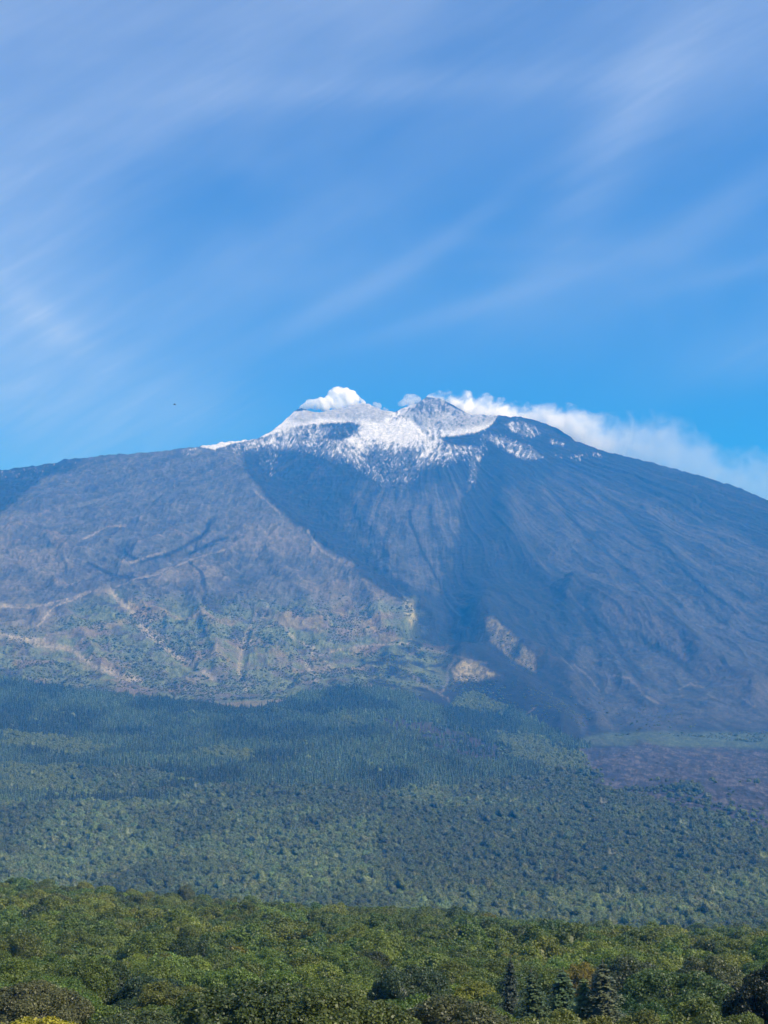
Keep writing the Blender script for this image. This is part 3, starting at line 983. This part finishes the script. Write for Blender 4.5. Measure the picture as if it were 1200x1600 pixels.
def proto_conifer(name, seed, **kw):
    V, Fq, va = conifer_geo(seed, **kw)
    o = mesh_obj(name, V, Fq, [M_NEED_I], link=False)
    set_var(o, va)
    return o


# --- near wood: all tree places; the biggest in view become objects of their own
r0 = np.random.RandomState(5)
P = jitter_grid(r0, 92, 1120, 7.3)
Pw = jitter_grid(r0, 55, 420, 9.0, 1.1)           # the wood goes on to both sides of the view
Pw = Pw[(np.abs(Pw[:, 0] / Pw[:, 1]) > 0.33 + 4.0 / Pw[:, 1])]
P = P[np.abs(P[:, 0] / P[:, 1]) < 0.33 + 4.0 / P[:, 1]]
P = np.concatenate([P, Pw])
zg = near_z(P[:, 0], P[:, 1])
size = np.clip(r0.normal(0.98, 0.22, len(P)), 0.55, 1.5)
size *= 0.72 + 0.30 * fbm(P[:, 0] / 40, P[:, 1] / 40, 2, 220)
size = np.where(P[:, 1] < 300, np.minimum(size, 0.98), size)
patch = fbm(P[:, 0] / 70, P[:, 1] / 70, 3, 230)
tn = tint_of(r0, len(P), (0.112, 0.160, 0.036), 0.20, 0.09)
yel = sstep(0.52, 0.66, patch)[:, None]
tn = tn * (1 - yel) + tn * np.array([1.45, 1.22, 0.9]) * yel
drk = (r0.rand(len(P)) < 0.09)
tn[drk] *= np.array([0.58, 0.64, 0.95])
pxs = 600 + F * P[:, 0] / P[:, 1] / 1.0

# landmark trees of the foreground: px, forward distance, crown-top py, crown radius, kind, tint, label
LAND = [
    (385, 112, 1518, 7.2, 'broad', (0.050, 0.072, 0.022), 'broad dark green tree with yellowish top at the bottom edge, left of centre'),
    (525, 108, 1532, 7.0, 'broad', (0.068, 0.088, 0.022), 'wide olive green rounded tree at the bottom edge just left of centre'),
    (722, 112, 1545, 6.2, 'broad', (0.072, 0.080, 0.036), 'brownish green rounded tree at the bottom edge, right of centre'),
    (1118, 104, 1554, 5.2, 'broad', (0.085, 0.110, 0.030), 'bright leafed round tree at the bottom edge near the right corner'),
    (1205, 118, 1500, 4.6, 'broad', (0.016, 0.024, 0.013), 'very dark tree cut by the right edge of the frame'),
    (40, 100, 1578, 5.6, 'broad', (0.260, 0.235, 0.025), 'bright yellow green tree top in the bottom left corner'),
    (55, 150, 1524, 6.4, 'broad', (0.085, 0.090, 0.040), 'pale olive tree behind the yellow green one in the lower left corner'),
    (880, 104, 1580, 4.6, 'broad', (0.090, 0.110, 0.030), 'low sunlit green tree top at the bottom edge below the tall conifers'),
    (960, 102, 1582, 4.4, 'broad', (0.115, 0.120, 0.026), 'low yellowish tree top at the bottom edge below the tall conifers'),
    (1010, 108, 1576, 4.4, 'broad', (0.095, 0.110, 0.028), 'low light green tree top left of the bright round corner tree'),
    (215, 120, 1570, 6.0, 'broad', (0.060, 0.080, 0.030), 'grey green rounded tree at the bottom edge between yellow corner tree and dark tree'),
    (902, 225, 1500, 4.4, 'broad', (0.150, 0.128, 0.026), 'round tree with orange autumn leaves above the tall conifers'),
    (1055, 175, 1505, 8.4, 'broad', (0.055, 0.090, 0.028), 'largest green dome on the right, with a sunlit yellowish rim'),
    (992, 150, 1550, 4.3, 'broad', (0.034, 0.075, 0.026), 'smooth deep green low round tree right of the tall conifers'),
    (985, 215, 1494, 7.0, 'broad', (0.050, 0.066, 0.034), 'dark domed tree right of the spire of the tall conifer'),
    (640, 185, 1498, 6.4, 'broad', (0.045, 0.070, 0.034), 'blue green domed tree above the brownish tree right of centre'),
    (1108, 235, 1488, 6.4, 'broad', (0.070, 0.085, 0.038), 'greyish domed tree standing behind the largest dome on the right'),
    (240, 205, 1520, 6.6, 'broad', (0.034, 0.058, 0.026), 'dark rounded tree in the lower left between paler crowns'),
    (270, 185, 1528, 6.0, 'broad', (0.100, 0.115, 0.030), 'yellow green tree beside the dark rounded one in the lower left'),
    (790, 165, 1492, 2.7, 'conifer', (0.030, 0.045, 0.032), 'slim dark pointed conifer standing alone right of centre'),
    (943, 140, 1499, 4.3, 'conifer', (0.085, 0.100, 0.055), 'tall ragged grey green conifer with bare tip, rightmost of the conifers'),
    (905, 142, 1522, 3.6, 'conifer', (0.105, 0.140, 0.048), 'yellowish green conifer between the two taller conifers'),
    (868, 150, 1510, 4.8, 'conifer', (0.060, 0.098, 0.044), 'broad dark green conifer in the middle of the conifer clump'),
    (838, 144, 1515, 3.8, 'conifer', (0.060, 0.090, 0.042), 'dark conifer at the left end of the conifer clump'),
    (290, 880, 1380, 6.2, 'broad', (0.090, 0.110, 0.060), 'dark tall tree standing out on the crest of the green rise'),
]


def px_to_x(px, y, py):
    return (px - 600) / F * y / (CP - (800 - py) / F * SP)


near_crowns, near_trunks = [], []
CR_R = 5.0
for k in range(7):
    V, Fq, va = crown_geo(100 + k, R=CR_R, H=4.6, nclump=34, nleaf=800, leaf=0.25, core=(30, 22), lump=0.32)
    V = V + np.array([0, 0, 6.2])
    me = mesh_obj('crown', V, Fq, [M_LEAF_O], link=False)
    set_var(me, va)
    near_crowns.append(me)
    tv, tf = trunk_geo(300 + k)
    near_trunks.append(mesh_obj('trunk', tv, tf, [M_BARK], link=False, smooth=True))
big_crowns = []
for k in range(5):
    V, Fq, va = crown_geo(150 + k, R=CR_R, H=4.3, nclump=64, nleaf=1000, leaf=0.19, core=(36, 26), lump=0.25)
    V = V + np.array([0, 0, 6.2])
    me = mesh_obj('crown', V, Fq, [M_LEAF_O], link=False)
    set_var(me, va)
    big_crowns.append(me)
con_crowns, con_trunks = [], []
for k in range(4):
    V, Fq, va = conifer_geo(400 + k, h=18, R=4.0, levels=64, nb=15, nq=20, size=0.25, droop=0.22 if k % 2 else 0.4)
    me = mesh_obj('crown', V, Fq, [M_NEED_O], link=False)
    set_var(me, va)
    con_crowns.append(me)
    tv, tf = tube([(0, 0, -0.5), (0, 0, 4), (0, 0, 11), (0, 0, 18.4)], [.42, .34, .2, .03], 9)
    con_trunks.append(mesh_obj('trunk', tv, tf, [M_BARK], link=False, smooth=True))


def place_tree(name, loc, rot, scl, crown, trunk, tint, label, cat, group=None):
    e = bpy.data.objects.new(name, None)
    COL.objects.link(e)
    e.location = loc
    e.rotation_euler = (0, 0, rot)
    e.scale = scl
    e.empty_display_size = 1
    tag(e, label, cat, group)
    c = crown.copy()
    t = trunk.copy()
    for o in (c, t):
        COL.objects.link(o)
        o.parent = e
    c.name = 'crown'
    t.name = 'trunk'
    c.color = (*tint, 1)
    return e


taken = []
NB_LAND = 0
for i, (px, yv, top, rad, kind, tint, label) in enumerate(LAND):
    x = px_to_x(px, yv, top)
    z0 = float(near_z(x, yv))
    ztop = z_at(top, yv)
    if kind == 'broad':
        s = rad / (CR_R * 1.08)
        hz = min(max((ztop - z0) / 11.2, 0.75), 1.6)
        z0 = ztop - 11.2 * hz
        place_tree('broadleaf_tree', (x, yv, z0), i * 1.3, (s, s, hz), big_crowns[i % 5] if yv < 190 else near_crowns[i % 7], near_trunks[i % 7], tuple(1.35 * c for c in tint), label, 'tree',
                   'broadleaf trees of the near wood')
        NB_LAND += 1
    else:
        s = rad / 3.6
        hz = min(max((ztop - z0) / 18.4, 0.6), 1.8)
        z0 = ztop - 18.4 * hz
        place_tree('conifer_tree', (x, yv, z0), i * 1.3, (s, s, hz), con_crowns[i % 4], con_trunks[i % 4], tuple(1.35 * c for c in tint), label, 'conifer', 'conifers of the near wood').rotation_euler = (0.04 * math.sin(i * 3.1), 0.05 * math.cos(i * 5.3), i * 1.3)
    taken.append((x, yv, rad * 0.72))
keep = np.ones(len(P), bool)
for (x, yv, rad) in taken:
    keep &= np.hypot(P[:, 0] - x, P[:, 1] - yv) > rad
# nothing may stand in front of the bottom-edge landmarks
keep &= (P[:, 1] > 118) | (np.abs(P[:, 0] / P[:, 1]) > 0.33)
P, zg, size, tn, pxs, drk, patch = P[keep], zg[keep], size[keep], tn[keep], pxs[keep], drk[keep], patch[keep]
for (px, yv, top, rad, kind, tint, label) in LAND:
    if 120 < yv < 240:
        m_ = (np.abs(pxs - px) < (rad + 4.0) * F / yv) & (P[:, 1] < yv - 1) & (P[:, 1] > 0)
        zt_ = zg + 11.2 * size
        pj = 800 - F * (zt_ * CP - P[:, 1] * SP) / (P[:, 1] * CP + zt_ * SP)
        kk = ~(m_ & (pj < top + 0.55 * (1600 - top)))
        P, zg, size, tn, pxs, drk, patch = P[kk], zg[kk], size[kk], tn[kk], pxs[kk], drk[kk], patch[kk]
infr = (pxs > -25) & (pxs < 1225)
order = np.argsort(np.where(infr, P[:, 1] / size, 1e9))
indiv = order[:300 - NB_LAND]
is_ind = np.zeros(len(P), bool)
is_ind[indiv] = True
for i in indiv:
    s = size[i]
    lum = tn[i].sum()
    if drk[i]:
        lab, grp = 'dark green rounded broadleaf tree among paler crowns on the near wooded slope', 'dark rounded trees of the near wood'
    elif tn[i][0] > 0.14:
        lab, grp = 'yellowish green broadleaf tree in the closed canopy of the near slope', 'yellowish trees of the near wood'
    else:
        lab, grp = 'mid green rounded broadleaf tree in the closed canopy of the near slope', 'mid green trees of the near wood'
    k = int(i) % 7
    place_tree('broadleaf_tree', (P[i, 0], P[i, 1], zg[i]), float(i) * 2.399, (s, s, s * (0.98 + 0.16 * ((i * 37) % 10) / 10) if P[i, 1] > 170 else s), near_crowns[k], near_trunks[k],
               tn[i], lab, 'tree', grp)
rest = ~is_ind

# --- far wood on the foot of the mountain
r1 = np.random.RandomState(8)
Pf = jitter_grid(r1, 1480, 5200, 7.4)
zf, pyf = far_lookup(Pf[:, 0], Pf[:, 1])
pxf = px_of(Pf[:, 0] / Pf[:, 1], pyf)
wn = fbm(Pf[:, 0] / 170, Pf[:, 1] / 170, 3, 240) - 0.5
wn2 = fbm(Pf[:, 0] / 60, Pf[:, 1] / 60, 3, 241) - 0.5
pyw = pyf + wn * 26
pxw = pxf + wn2 * 60


def con_zone(px, py):
    """share of conifers, 0..1"""
    lim = np.interp(px, [-300, 0, 200, 330, 480, 600, 760, 900, 960], [1230, 1228, 1232, 1232, 1240, 1238, 1222, 1205, 1170])
    c = sstep(4, -4, py - lim)
    band = sstep(8, 3, np.abs(py - 1252 + (px - 100) * 0.01)) * sstep(310, 280, px)
    c = np.maximum(c, band)
    for P_ in ([(0, 1143), (60, 1146), (140, 1158), (170, 1172), (130, 1180), (0, 1172)], [(0, 1198), (200, 1202), (300, 1218), (200, 1236), (0, 1240)],
               [(310, 1170), (350, 1166), (400, 1182), (380, 1195), (320, 1190)], [(770, 1150), (830, 1158), (880, 1178), (925, 1188), (922, 1208), (860, 1205), (800, 1180)],
               [(600, 1140), (640, 1146), (680, 1160), (640, 1165)], [(505, 1112), (580, 1128), (560, 1136), (510, 1120)], [(690, 1110), (720, 1075), (760, 1075), (800, 1110), (780, 1116)]):
        c = c * (1 - sstep(-3, 3, poly_sd(px, py, P_)))
    return c


cz = con_zone(pxw, pyw)
is_con = (r1.rand(len(Pf)) < cz * 0.96 + 0.015)
top_ok = pyf > forest_top(pxf) + wn2 * 14
lv = poly_sd(pxf + wn2 * 60, pyf + wn * 14, LAVA)
in_lava = lv > -2
ISL = [(1050, 1232), (1075, 1226), (1098, 1232), (1100, 1242), (1065, 1240)]
isl = poly_sd(pxf, pyf, ISL) > 0
edge = np.interp(pxf, [900, 960, 1040, 1120, 1200, 1320], [1200, 1230, 1254, 1280, 1304, 1318])
thin = np.clip((pyf - edge + 34) / 60, 0, 1) * sstep(900, 930, pxf) + sstep(930, 900, pxf)
ok = top_ok & ((~in_lava & (r1.rand(len(Pf)) < 0.05 + thin)) | isl | (in_lava & (r1.rand(len(Pf)) < 0.01 + 0.28 * thin * sstep(.45, .6, fbm(Pf[:, 0] / 90, Pf[:, 1] / 120, 3, 245)))))
ok &= ~((poly_sd(pxf, pyf, BARE) > 0) & (r1.rand(len(Pf)) < 0.80))
ok &= ~((pxf > 925) & (pyf < 1205) & ~isl)
Pb, zb_, pb = Pf[ok & ~is_con], zf[ok & ~is_con], pyf[ok & ~is_con]
pxb = pxf[ok & ~is_con]
Pc0 = jitter_grid(r1, 2700, 5300, 6.2)
zc, pyc = far_lookup(Pc0[:, 0], Pc0[:, 1])
pxc_ = px_of(Pc0[:, 0] / Pc0[:, 1], pyc)
wnc = fbm(Pc0[:, 0] / 170, Pc0[:, 1] / 170, 3, 240) - 0.5
wnc2 = fbm(Pc0[:, 0] / 60, Pc0[:, 1] / 60, 3, 241) - 0.5
okc = (r1.rand(len(Pc0)) < con_zone(pxc_ + wnc2 * 60, pyc + wnc * 26) * 0.96) & (pyc > forest_top(pxc_) + wnc2 * 10)
okc &= ~((poly_sd(pxc_ + wnc2 * 50, pyc + wnc * 16, BARE) > -1) & (r1.rand(len(Pc0)) < .9)) & ~((pxc_ > 935)) & (poly_sd(pxc_, pyc, LAVA) < 0)
Pc, zc = Pc0[okc], zc[okc]
Pc2 = Pf[ok & is_con]
zc2 = zf[ok & is_con]
m2 = Pc2[:, 1] < 2700
Pc = np.concatenate([Pc, Pc2[m2]])
zc = np.concatenate([zc, zc2[m2]])

# broadleaf remainder = one object: rest of near wood + far wood
protos = []
for k in range(4):
    protos.append(proto_broad('broadleaf_kind_a%d' % k, 500 + k, lift=6.2, R=5.0, H=4.4, nclump=30, nleaf=280, leaf=0.46, core=(24, 16), lump=0.34))
for k in range(4):
    protos.append(proto_broad('broadleaf_kind_b%d' % k, 520 + k, lift=5.4, R=4.9, H=4.6, nclump=14, nleaf=110, leaf=0.75, core=(14, 10), lump=0.42, jit=0.5))
names = sorted(range(8), key=lambda i: protos[i].name)     # collection children are ordered by name
n1_, n2_ = rest.sum(), len(Pb)
pos = np.concatenate([np.column_stack([P[rest], zg[rest]]), np.column_stack([Pb, zb_ - 0.5])])
sz1 = size[rest]
sz2 = np.clip(r1.lognormal(-0.10, 0.24, n2_), 0.5, 1.8) * (0.85 + 0.4 * fbm(Pb[:, 0] / 60, Pb[:, 1] / 60, 2, 251))
scl = np.concatenate([np.column_stack([sz1, sz1, sz1 * 1.08]), np.column_stack([sz2, sz2, sz2 * r1.uniform(.85, 1.25, n2_)])])
t2 = tint_of(r1, n2_, (0.132, 0.170, 0.066), 0.16, 0.07)
pt2 = fbm(Pb[:, 0] / 200, Pb[:, 1] / 300, 3, 250)
t2 *= (0.82 + 0.5 * sstep(.4, .65, pt2))[:, None]
brt = np.zeros(n2_)
for P_ in ([(0, 1143), (60, 1146), (140, 1158), (170, 1172), (130, 1180), (0, 1172)], [(0, 1198), (120, 1202), (120, 1236), (0, 1240)], [(310, 1170), (350, 1166), (400, 1182), (380, 1195), (320, 1190)],
           [(770, 1150), (830, 1158), (880, 1178), (925, 1188), (922, 1208), (860, 1205), (800, 1180)], [(505, 1112), (580, 1128), (560, 1136), (510, 1120)], [(690, 1110), (720, 1075), (760, 1075), (800, 1110), (780, 1116)]):
    brt = np.maximum(brt, sstep(-4, 4, poly_sd(pxb, pb, P_)))
t2 = t2 * (1 - brt[:, None]) + np.array([0.17, 0.21, 0.065]) * brt[:, None]
dk2 = r1.rand(n2_) < 0.06
t2[dk2] *= 0.7
tints = np.concatenate([tn[rest], t2])
ids = np.concatenate([r1.randint(0, 4, n1_), 4 + r1.randint(0, 4, n2_)])
scatter('broadleaf_forest', pos, scl, r1.uniform(0, 6.28, len(pos)), ids, tints, protos, 'unbroken green broadleaf forest filling the land up to the foot of the volcano', 'forest')

cprot = [proto_conifer('conifer_kind_a%d' % k, 600 + k, h=12.5, R=3.5, levels=8, nb=6, nq=3, size=1.35, droop=.45) for k in range(3)]
nC = len(Pc)
sc = np.clip(r1.lognormal(0.05, 0.27, nC), 0.5, 1.9)
tc_ = tint_of(r1, nC, (0.094, 0.138, 0.064), 0.20, 0.07)
tc_ *= (0.65 + 0.7 * sstep(.35, .65, fbm(Pc[:, 0] / 120, Pc[:, 1] / 260, 3, 255)))[:, None]
scatter('conifer_forest', np.column_stack([Pc, zc - 0.5]), np.column_stack([sc, sc, sc * r1.uniform(.85, 1.2, nC)]), r1.uniform(0, 6.28, nC), r1.randint(0, 3, nC), tc_, cprot,
        'dark blue-green belt of conifers below the bare slopes of the volcano', 'conifer forest')

# scrub on the lower slopes of the mountain
r2 = np.random.RandomState(21)
Ps = jitter_grid(r2, 4500, 6900, 11.0)
zs_, pys = far_lookup(Ps[:, 0], Ps[:, 1])
pxs_ = px_of(Ps[:, 0] / Ps[:, 1], pys)
dens = 0.9 * sstep(-25, 30, poly_sd(pxs_, pys, VEG)) * sstep(0.38, 0.58, fbm(Ps[:, 0] / 110, Ps[:, 1] / 110, 4, 260))
for P_, dd in (([(690, 1075), (715, 1056), (765, 1056), (800, 1090), (835, 1120), (760, 1110)], .8), ([(765, 990), (790, 985), (835, 1035), (840, 1060), (800, 1040)], .35),
               ([(780, 1060), (860, 1080), (920, 1120), (900, 1150), (840, 1120)], .3), ([(900, 1150), (1300, 1142), (1300, 1176), (940, 1170)], .5), ([(880, 1080), (1050, 1100), (1100, 1140), (920, 1140)], .08)):
    dens = np.maximum(dens, dd * sstep(-4, 6, poly_sd(pxs_, pys, P_)))
oks = (r2.rand(len(Ps)) < dens) & (pys < forest_top(pxs_) + 6)
Ps, zs_ = Ps[oks], zs_[oks]
nS = len(Ps)
ss = np.clip(r2.lognormal(-0.62, 0.40, nS), 0.22, 1.5)
scatter('shrubs', np.column_stack([Ps, zs_ - 4.2 * ss]), np.column_stack([ss, ss, ss * .9]), r2.uniform(0, 6.28, nS), r2.randint(0, 2, nS),
        tint_of(r2, nS, (0.100, 0.125, 0.055), 0.22, 0.12), [proto_broad('shrub_kind_a%d' % k, 700 + k, lift=4.6, R=5, H=4, nclump=10, nleaf=22, leaf=1.8, core=(10, 8), lump=.45) for k in range(2)],
        'dark scrub and low bushes dotted over the lower slopes of the volcano', 'shrubs')
print('COUNTS near', len(P), 'far broad', n2_, 'conifer', nC, 'shrub', nS)


# ------------------------------------------------------------------ smoke from the summit craters
def ramp_x(nt, xo, xs, vs):
    val = None
    for i in range(len(xs) - 1):
        seg = rng_map(nt, xo, xs[i], xs[i + 1], 0.0, vs[i + 1] - vs[i], False)
        val = seg if val is None else mth(nt, 'ADD', val, seg)
    return mth(nt, 'ADD', val, vs[0])


def smoke_material(name, dens, n_scale, lo, hi, fade=None, top=None, step=None):
    m = bpy.data.materials.new(name)
    m.use_nodes = True
    nt = m.node_tree
    nt.nodes.clear()
    g = node(nt, 'ShaderNodeNewGeometry')
    n = node(nt, 'ShaderNodeTexNoise', inp={'Vector': g.outputs['Position'], 'Scale': n_scale, 'Detail': 5.0, 'Roughness': 0.62, 'Distortion': 0.6})
    nv = n.outputs[0]
    if top:
        s3 = node(nt, 'ShaderNodeSeparateXYZ', inp={0: g.outputs['Position']})
        zt = ramp_x(nt, s3.outputs['X'], *top)
        hgt = mth(nt, 'DIVIDE', mth(nt, 'SUBTRACT', zt, s3.outputs['Z']), 240.0)      # 0 at the upper edge, growing downwards
        hgt = mth(nt, 'MINIMUM', hgt, 1.0)
        nv = mth(nt, 'ADD', nv, mth(nt, 'MULTIPLY', mth(nt, 'SUBTRACT', hgt, 0.45), 0.40))
    d = rng_map(nt, nv, lo, hi)
    d = mth(nt, 'MULTIPLY', d, dens)
    if fade:
        s4 = node(nt, 'ShaderNodeSeparateXYZ', inp={0: g.outputs['Position']})
        d = mth(nt, 'MULTIPLY', d, ramp_x(nt, s4.outputs['X'], *fade))
    v = node(nt, 'ShaderNodeVolumePrincipled', inp={'Color': (0.999, 0.999, 1.0, 1), 'Density': d, 'Anisotropy': 0.0, 'Absorption Color': (1, 1, 1, 1)})
    node(nt, 'ShaderNodeOutputMaterial', inp={1: v.outputs[0]})
    if step:
        m.cycles.volume_step_rate = step
    return m


def blob_union(name, blobs, voxel, mat, label, cat='smoke'):
    D, fc = sphere_dirs(20, 12)
    parts = []
    for (c, rad) in blobs:
        parts.append((D * np.array(rad) + np.array(c), fc))
    V, Fc = join(parts)
    tmp = mesh_obj(name + '_tmp', V, Fc)
    md = tmp.modifiers.new('r', 'REMESH')
    md.mode = 'VOXEL'
    md.voxel_size = voxel
    bpy.context.view_layer.update()
    ev = tmp.evaluated_get(bpy.context.evaluated_depsgraph_get())
    me = bpy.data.meshes.new_from_object(ev)
    bpy.data.objects.remove(tmp)
    co = np.zeros(len(me.vertices) * 3, np.float32)
    me.vertices.foreach_get('co', co)
    co = co.reshape(-1, 3)
    nn = np.zeros(len(co) * 3, np.float32)
    me.vertices.foreach_get('normal', nn)
    nn = nn.reshape(-1, 3)
    k = (fbm(co[:, 0] / 42, co[:, 2] / 42 + co[:, 1] / 70, 3, 280) - 0.45) * 26
    co = co + nn * k[:, None]
    me.vertices.foreach_set('co', co.ravel().astype(np.float32))
    me.update()
    me.materials.clear()
    me.materials.append(mat)
    me.name = name
    o = bpy.data.objects.new(name, me)
    COL.objects.link(o)
    tag(o, label, cat, kind='stuff')
    return o


def sky_Y(px):
    return float(sheet_y(np.array([float(px)]), np.array([float(np.interp(px, sx, sy_))]))[0])


def blob(px, py, rpx, back=60, sq=1.0, depth=1.0):
    yv = sky_Y(px) + back + 4.1 * rpx * depth * 0.6
    s = yv / F
    return ((px_to_x(px, yv, py), yv, float(z_at(py, yv))), (rpx * s, rpx * s * depth, rpx * s * sq))


rb = random.Random(4)
puff_left = [blob(px, py, rp) for px, py, rp in
             [(476, 636, 7), (484, 631, 8), (494, 632, 9), (503, 630, 9), (513, 627, 10), (521, 618, 11), (529, 613, 10), (538, 616, 10), (547, 618, 9), (552, 624, 11), (560, 629, 8), (540, 628, 13), (526, 630, 13),
              (508, 636, 9), (470, 638, 4), (532, 607, 5), (523, 609, 4), (554, 615, 4), (566, 631, 5)]]
m_dense = smoke_material('dense_smoke', 0.075, 0.014, 0.34, 0.56, step=0.5)
blob_union('smoke', puff_left, 9.0, m_dense, 'dense white puff of smoke rising from the left snowy crater', 'smoke')
m_mid = smoke_material('thin_smoke', 0.018, 0.012, 0.32, 0.58, step=0.6)
puff_mid = [blob(px, py, rp) for px, py, rp in [(630, 628, 6), (636, 622, 7), (645, 622, 7), (652, 624, 6), (626, 631, 4), (641, 628, 9)]]
blob_union('smoke', puff_mid, 9.0, m_mid, 'small white puff of smoke just left of the middle crater rim', 'smoke')
puff_s = [blob(px, py, rp, 30) for px, py, rp in [(586, 632, 4), (592, 635, 4), (600, 638, 3), (604, 641, 3)]]
blob_union('smoke', puff_s, 7.0, m_mid, 'tiny wisp of smoke in the saddle right of the left crater', 'smoke')
plume = []
TOP = [(668, 620), (690, 611), (712, 609), (730, 613), (748, 617), (765, 617), (780, 620), (798, 624), (820, 628), (842, 628), (868, 629), (885, 632), (905, 638), (930, 643), (960, 644), (990, 638),
       (1020, 637), (1045, 645), (1075, 654), (1090, 674), (1115, 696), (1150, 694), (1190, 700), (1230, 706), (1280, 735), (1330, 750)]
for px in range(676, 1340, 9):
    tp = np.interp(px, [t[0] for t in TOP], [t[1] for t in TOP])
    sk = np.interp(px, sx, sy_) + 6
    h = max(sk - tp, 14)
    n = max(2, int(h / 14) + 1)
    for k in range(n):
        rp = rb.uniform(0.75, 1.15) * min(12 + (px - 676) * 0.02, h * 0.5 + 3)
        py = tp + rp * 0.9 + (h - rp) * k / n + rb.uniform(-2, 2)
        plume.append(blob(px + rb.uniform(-5, 5), py, rp, 40 + rb.uniform(0, 50), depth=1.3))
xf = [px_to_x(p, 8600, 650) for p in (676, 760, 860, 960, 1080, 1200, 1330)]
pt = [676, 760, 820, 880, 960, 1040, 1080, 1110, 1200, 1330]
ztp = [float(z_at(np.interp(p, [t[0] for t in TOP], [t[1] for t in TOP]) - 3, sky_Y(p) + 120)) for p in pt]
m_plume = smoke_material('drifting_smoke', 0.080, 0.0085, 0.36, 0.74, fade=(xf, [1.4, 1.3, 0.36, 0.060, 0.028, 0.022, 0.022]), top=([px_to_x(p, 8600, 650) for p in pt], ztp), step=0.5)
blob_union('smoke', plume, 13.0, m_plume, 'long pale plume of smoke drifting right from the middle crater behind the ridge', 'smoke')


# ------------------------------------------------------------------ birds
def bird(loc, span, heading, label):
    """gliding bird: one continuous body with raised wings and a fanned tail"""
    V, Fc = [], []
    # body of rings along y
    rings = [(-.50, .03, .0), (-.38, .08, .0), (-.2, .15, .0), (0, .19, 0), (.18, .16, 0), (.3, .10, .015), (.38, .10, .02), (.44, .06, .015), (.50, .006, .005)]
    n = 8
    for (y, r_, z) in rings:
        for k in range(n):
            a = 2 * math.pi * k / n
            V.append((r_ * math.cos(a), y, z + r_ * .85 * math.sin(a)))
    for i in range(len(rings) - 1):
        for k in range(n):
            Fc.append((i * n + k, i * n + (k + 1) % n, (i + 1) * n + (k + 1) % n, (i + 1) * n + k))
    for sgn in (-1, 1):
        b = len(V)
        st = [(0.05, .2, -.1, .0), (.35, .24, -.08, .10), (.65, .16, -.08, .14), (.9, .04, -.12, .10), (1.05, -.12, -.16, .06)]
        for (x, yl, yt, z) in st:
            V += [(sgn * x, yl, z), (sgn * x, yl - .02, z + .03), (sgn * x, yt, z + .01), (sgn * x, yt + .01, z - .012)]
        for i in range(len(st) - 1):
            for k in range(4):
                Fc.append((b + i * 4 + k, b + i * 4 + (k + 1) % 4, b + (i + 1) * 4 + (k + 1) % 4, b + (i + 1) * 4 + k))
        e = b + (len(st) - 1) * 4
        Fc.append((e, e + 1, e + 2, e + 3))
    b = len(V)
    V += [(-.05, -.4, .01), (.05, -.4, .01), (.14, -.72, .02), (-.14, -.72, .02), (-.05, -.4, -.01), (.05, -.4, -.01), (.14, -.72, 0), (-.14, -.72, 0)]
    Fc += [(b, b + 1, b + 2, b + 3), (b + 4, b + 7, b + 6, b + 5), (b, b + 4, b + 5, b + 1), (b + 1, b + 5, b + 6, b + 2), (b + 2, b + 6, b + 7, b + 3), (b + 3, b + 7, b + 4, b)]
    m = bpy.data.materials.get('dark_feathers')
    if not m:
        m = bpy.data.materials.new('dark_feathers')
        m.use_nodes = True
        nt = m.node_tree
        nz = node(nt, 'ShaderNodeTexNoise', inp={'Scale': 30.0})
        mxx = node(nt, 'ShaderNodeMix', data_type='RGBA', inp={0: nz.outputs[0], 6: (0.012, 0.011, 0.012, 1), 7: (0.03, 0.027, 0.025, 1)})
        bs = nt.nodes['Principled BSDF']
        nt.links.new(mxx.outputs[2], bs.inputs['Base Color'])
        bs.inputs['Roughness'].default_value = .7
    o = mesh_obj('bird', np.array(V) * span / 2.1, Fc, [m], smooth=False)
    o.location = loc
    o.rotation_euler = (0.15, 0.5, heading)
    tag(o, label, 'bird', 'birds in the sky')
    return o


yb_ = 230.0
bird((px_to_x(273, yb_, 632), yb_, float(z_at(632, yb_))), 0.95, math.radians(-60), 'small dark bird gliding left of the snowy summit')
yb_ = 480.0
bird((px_to_x(53, yb_, 113), yb_, float(z_at(113, yb_))), 0.9, math.radians(20), 'faint tiny bird high in the upper left sky')

# ------------------------------------------------------------------ haze: the air between here and the mountain
zmax = float(ZA.max()) + 140
zmin = min(float(ZA.min()), float(GZ.min())) - 1
hx, hy0, hy1 = 14500.0, -600.0, 14500.0
bv = [(x, y, z) for z in (zmin, zmax) for y in (hy0, hy1) for x in (-hx, hx)]
bf = [(0, 2, 3, 1), (4, 5, 7, 6), (0, 1, 5, 4), (2, 6, 7, 3), (0, 4, 6, 2), (1, 3, 7, 5)]
hm = bpy.data.materials.new('haze')
hm.use_nodes = True
ht = hm.node_tree
ht.nodes.clear()
hv = node(ht, 'ShaderNodeVolumePrincipled', inp={'Color': (0.015, 0.345, 1.0, 1), 'Density': 8.6e-5, 'Anisotropy': 0.0, 'Absorption Color': (1, 1, 1, 1)})
node(ht, 'ShaderNodeOutputMaterial', inp={1: hv.outputs[0]})
hz = mesh_obj('haze', bv, bf, [hm])
tag(hz, 'thin blue haze filling the air towards the volcano', 'haze', kind='stuff')
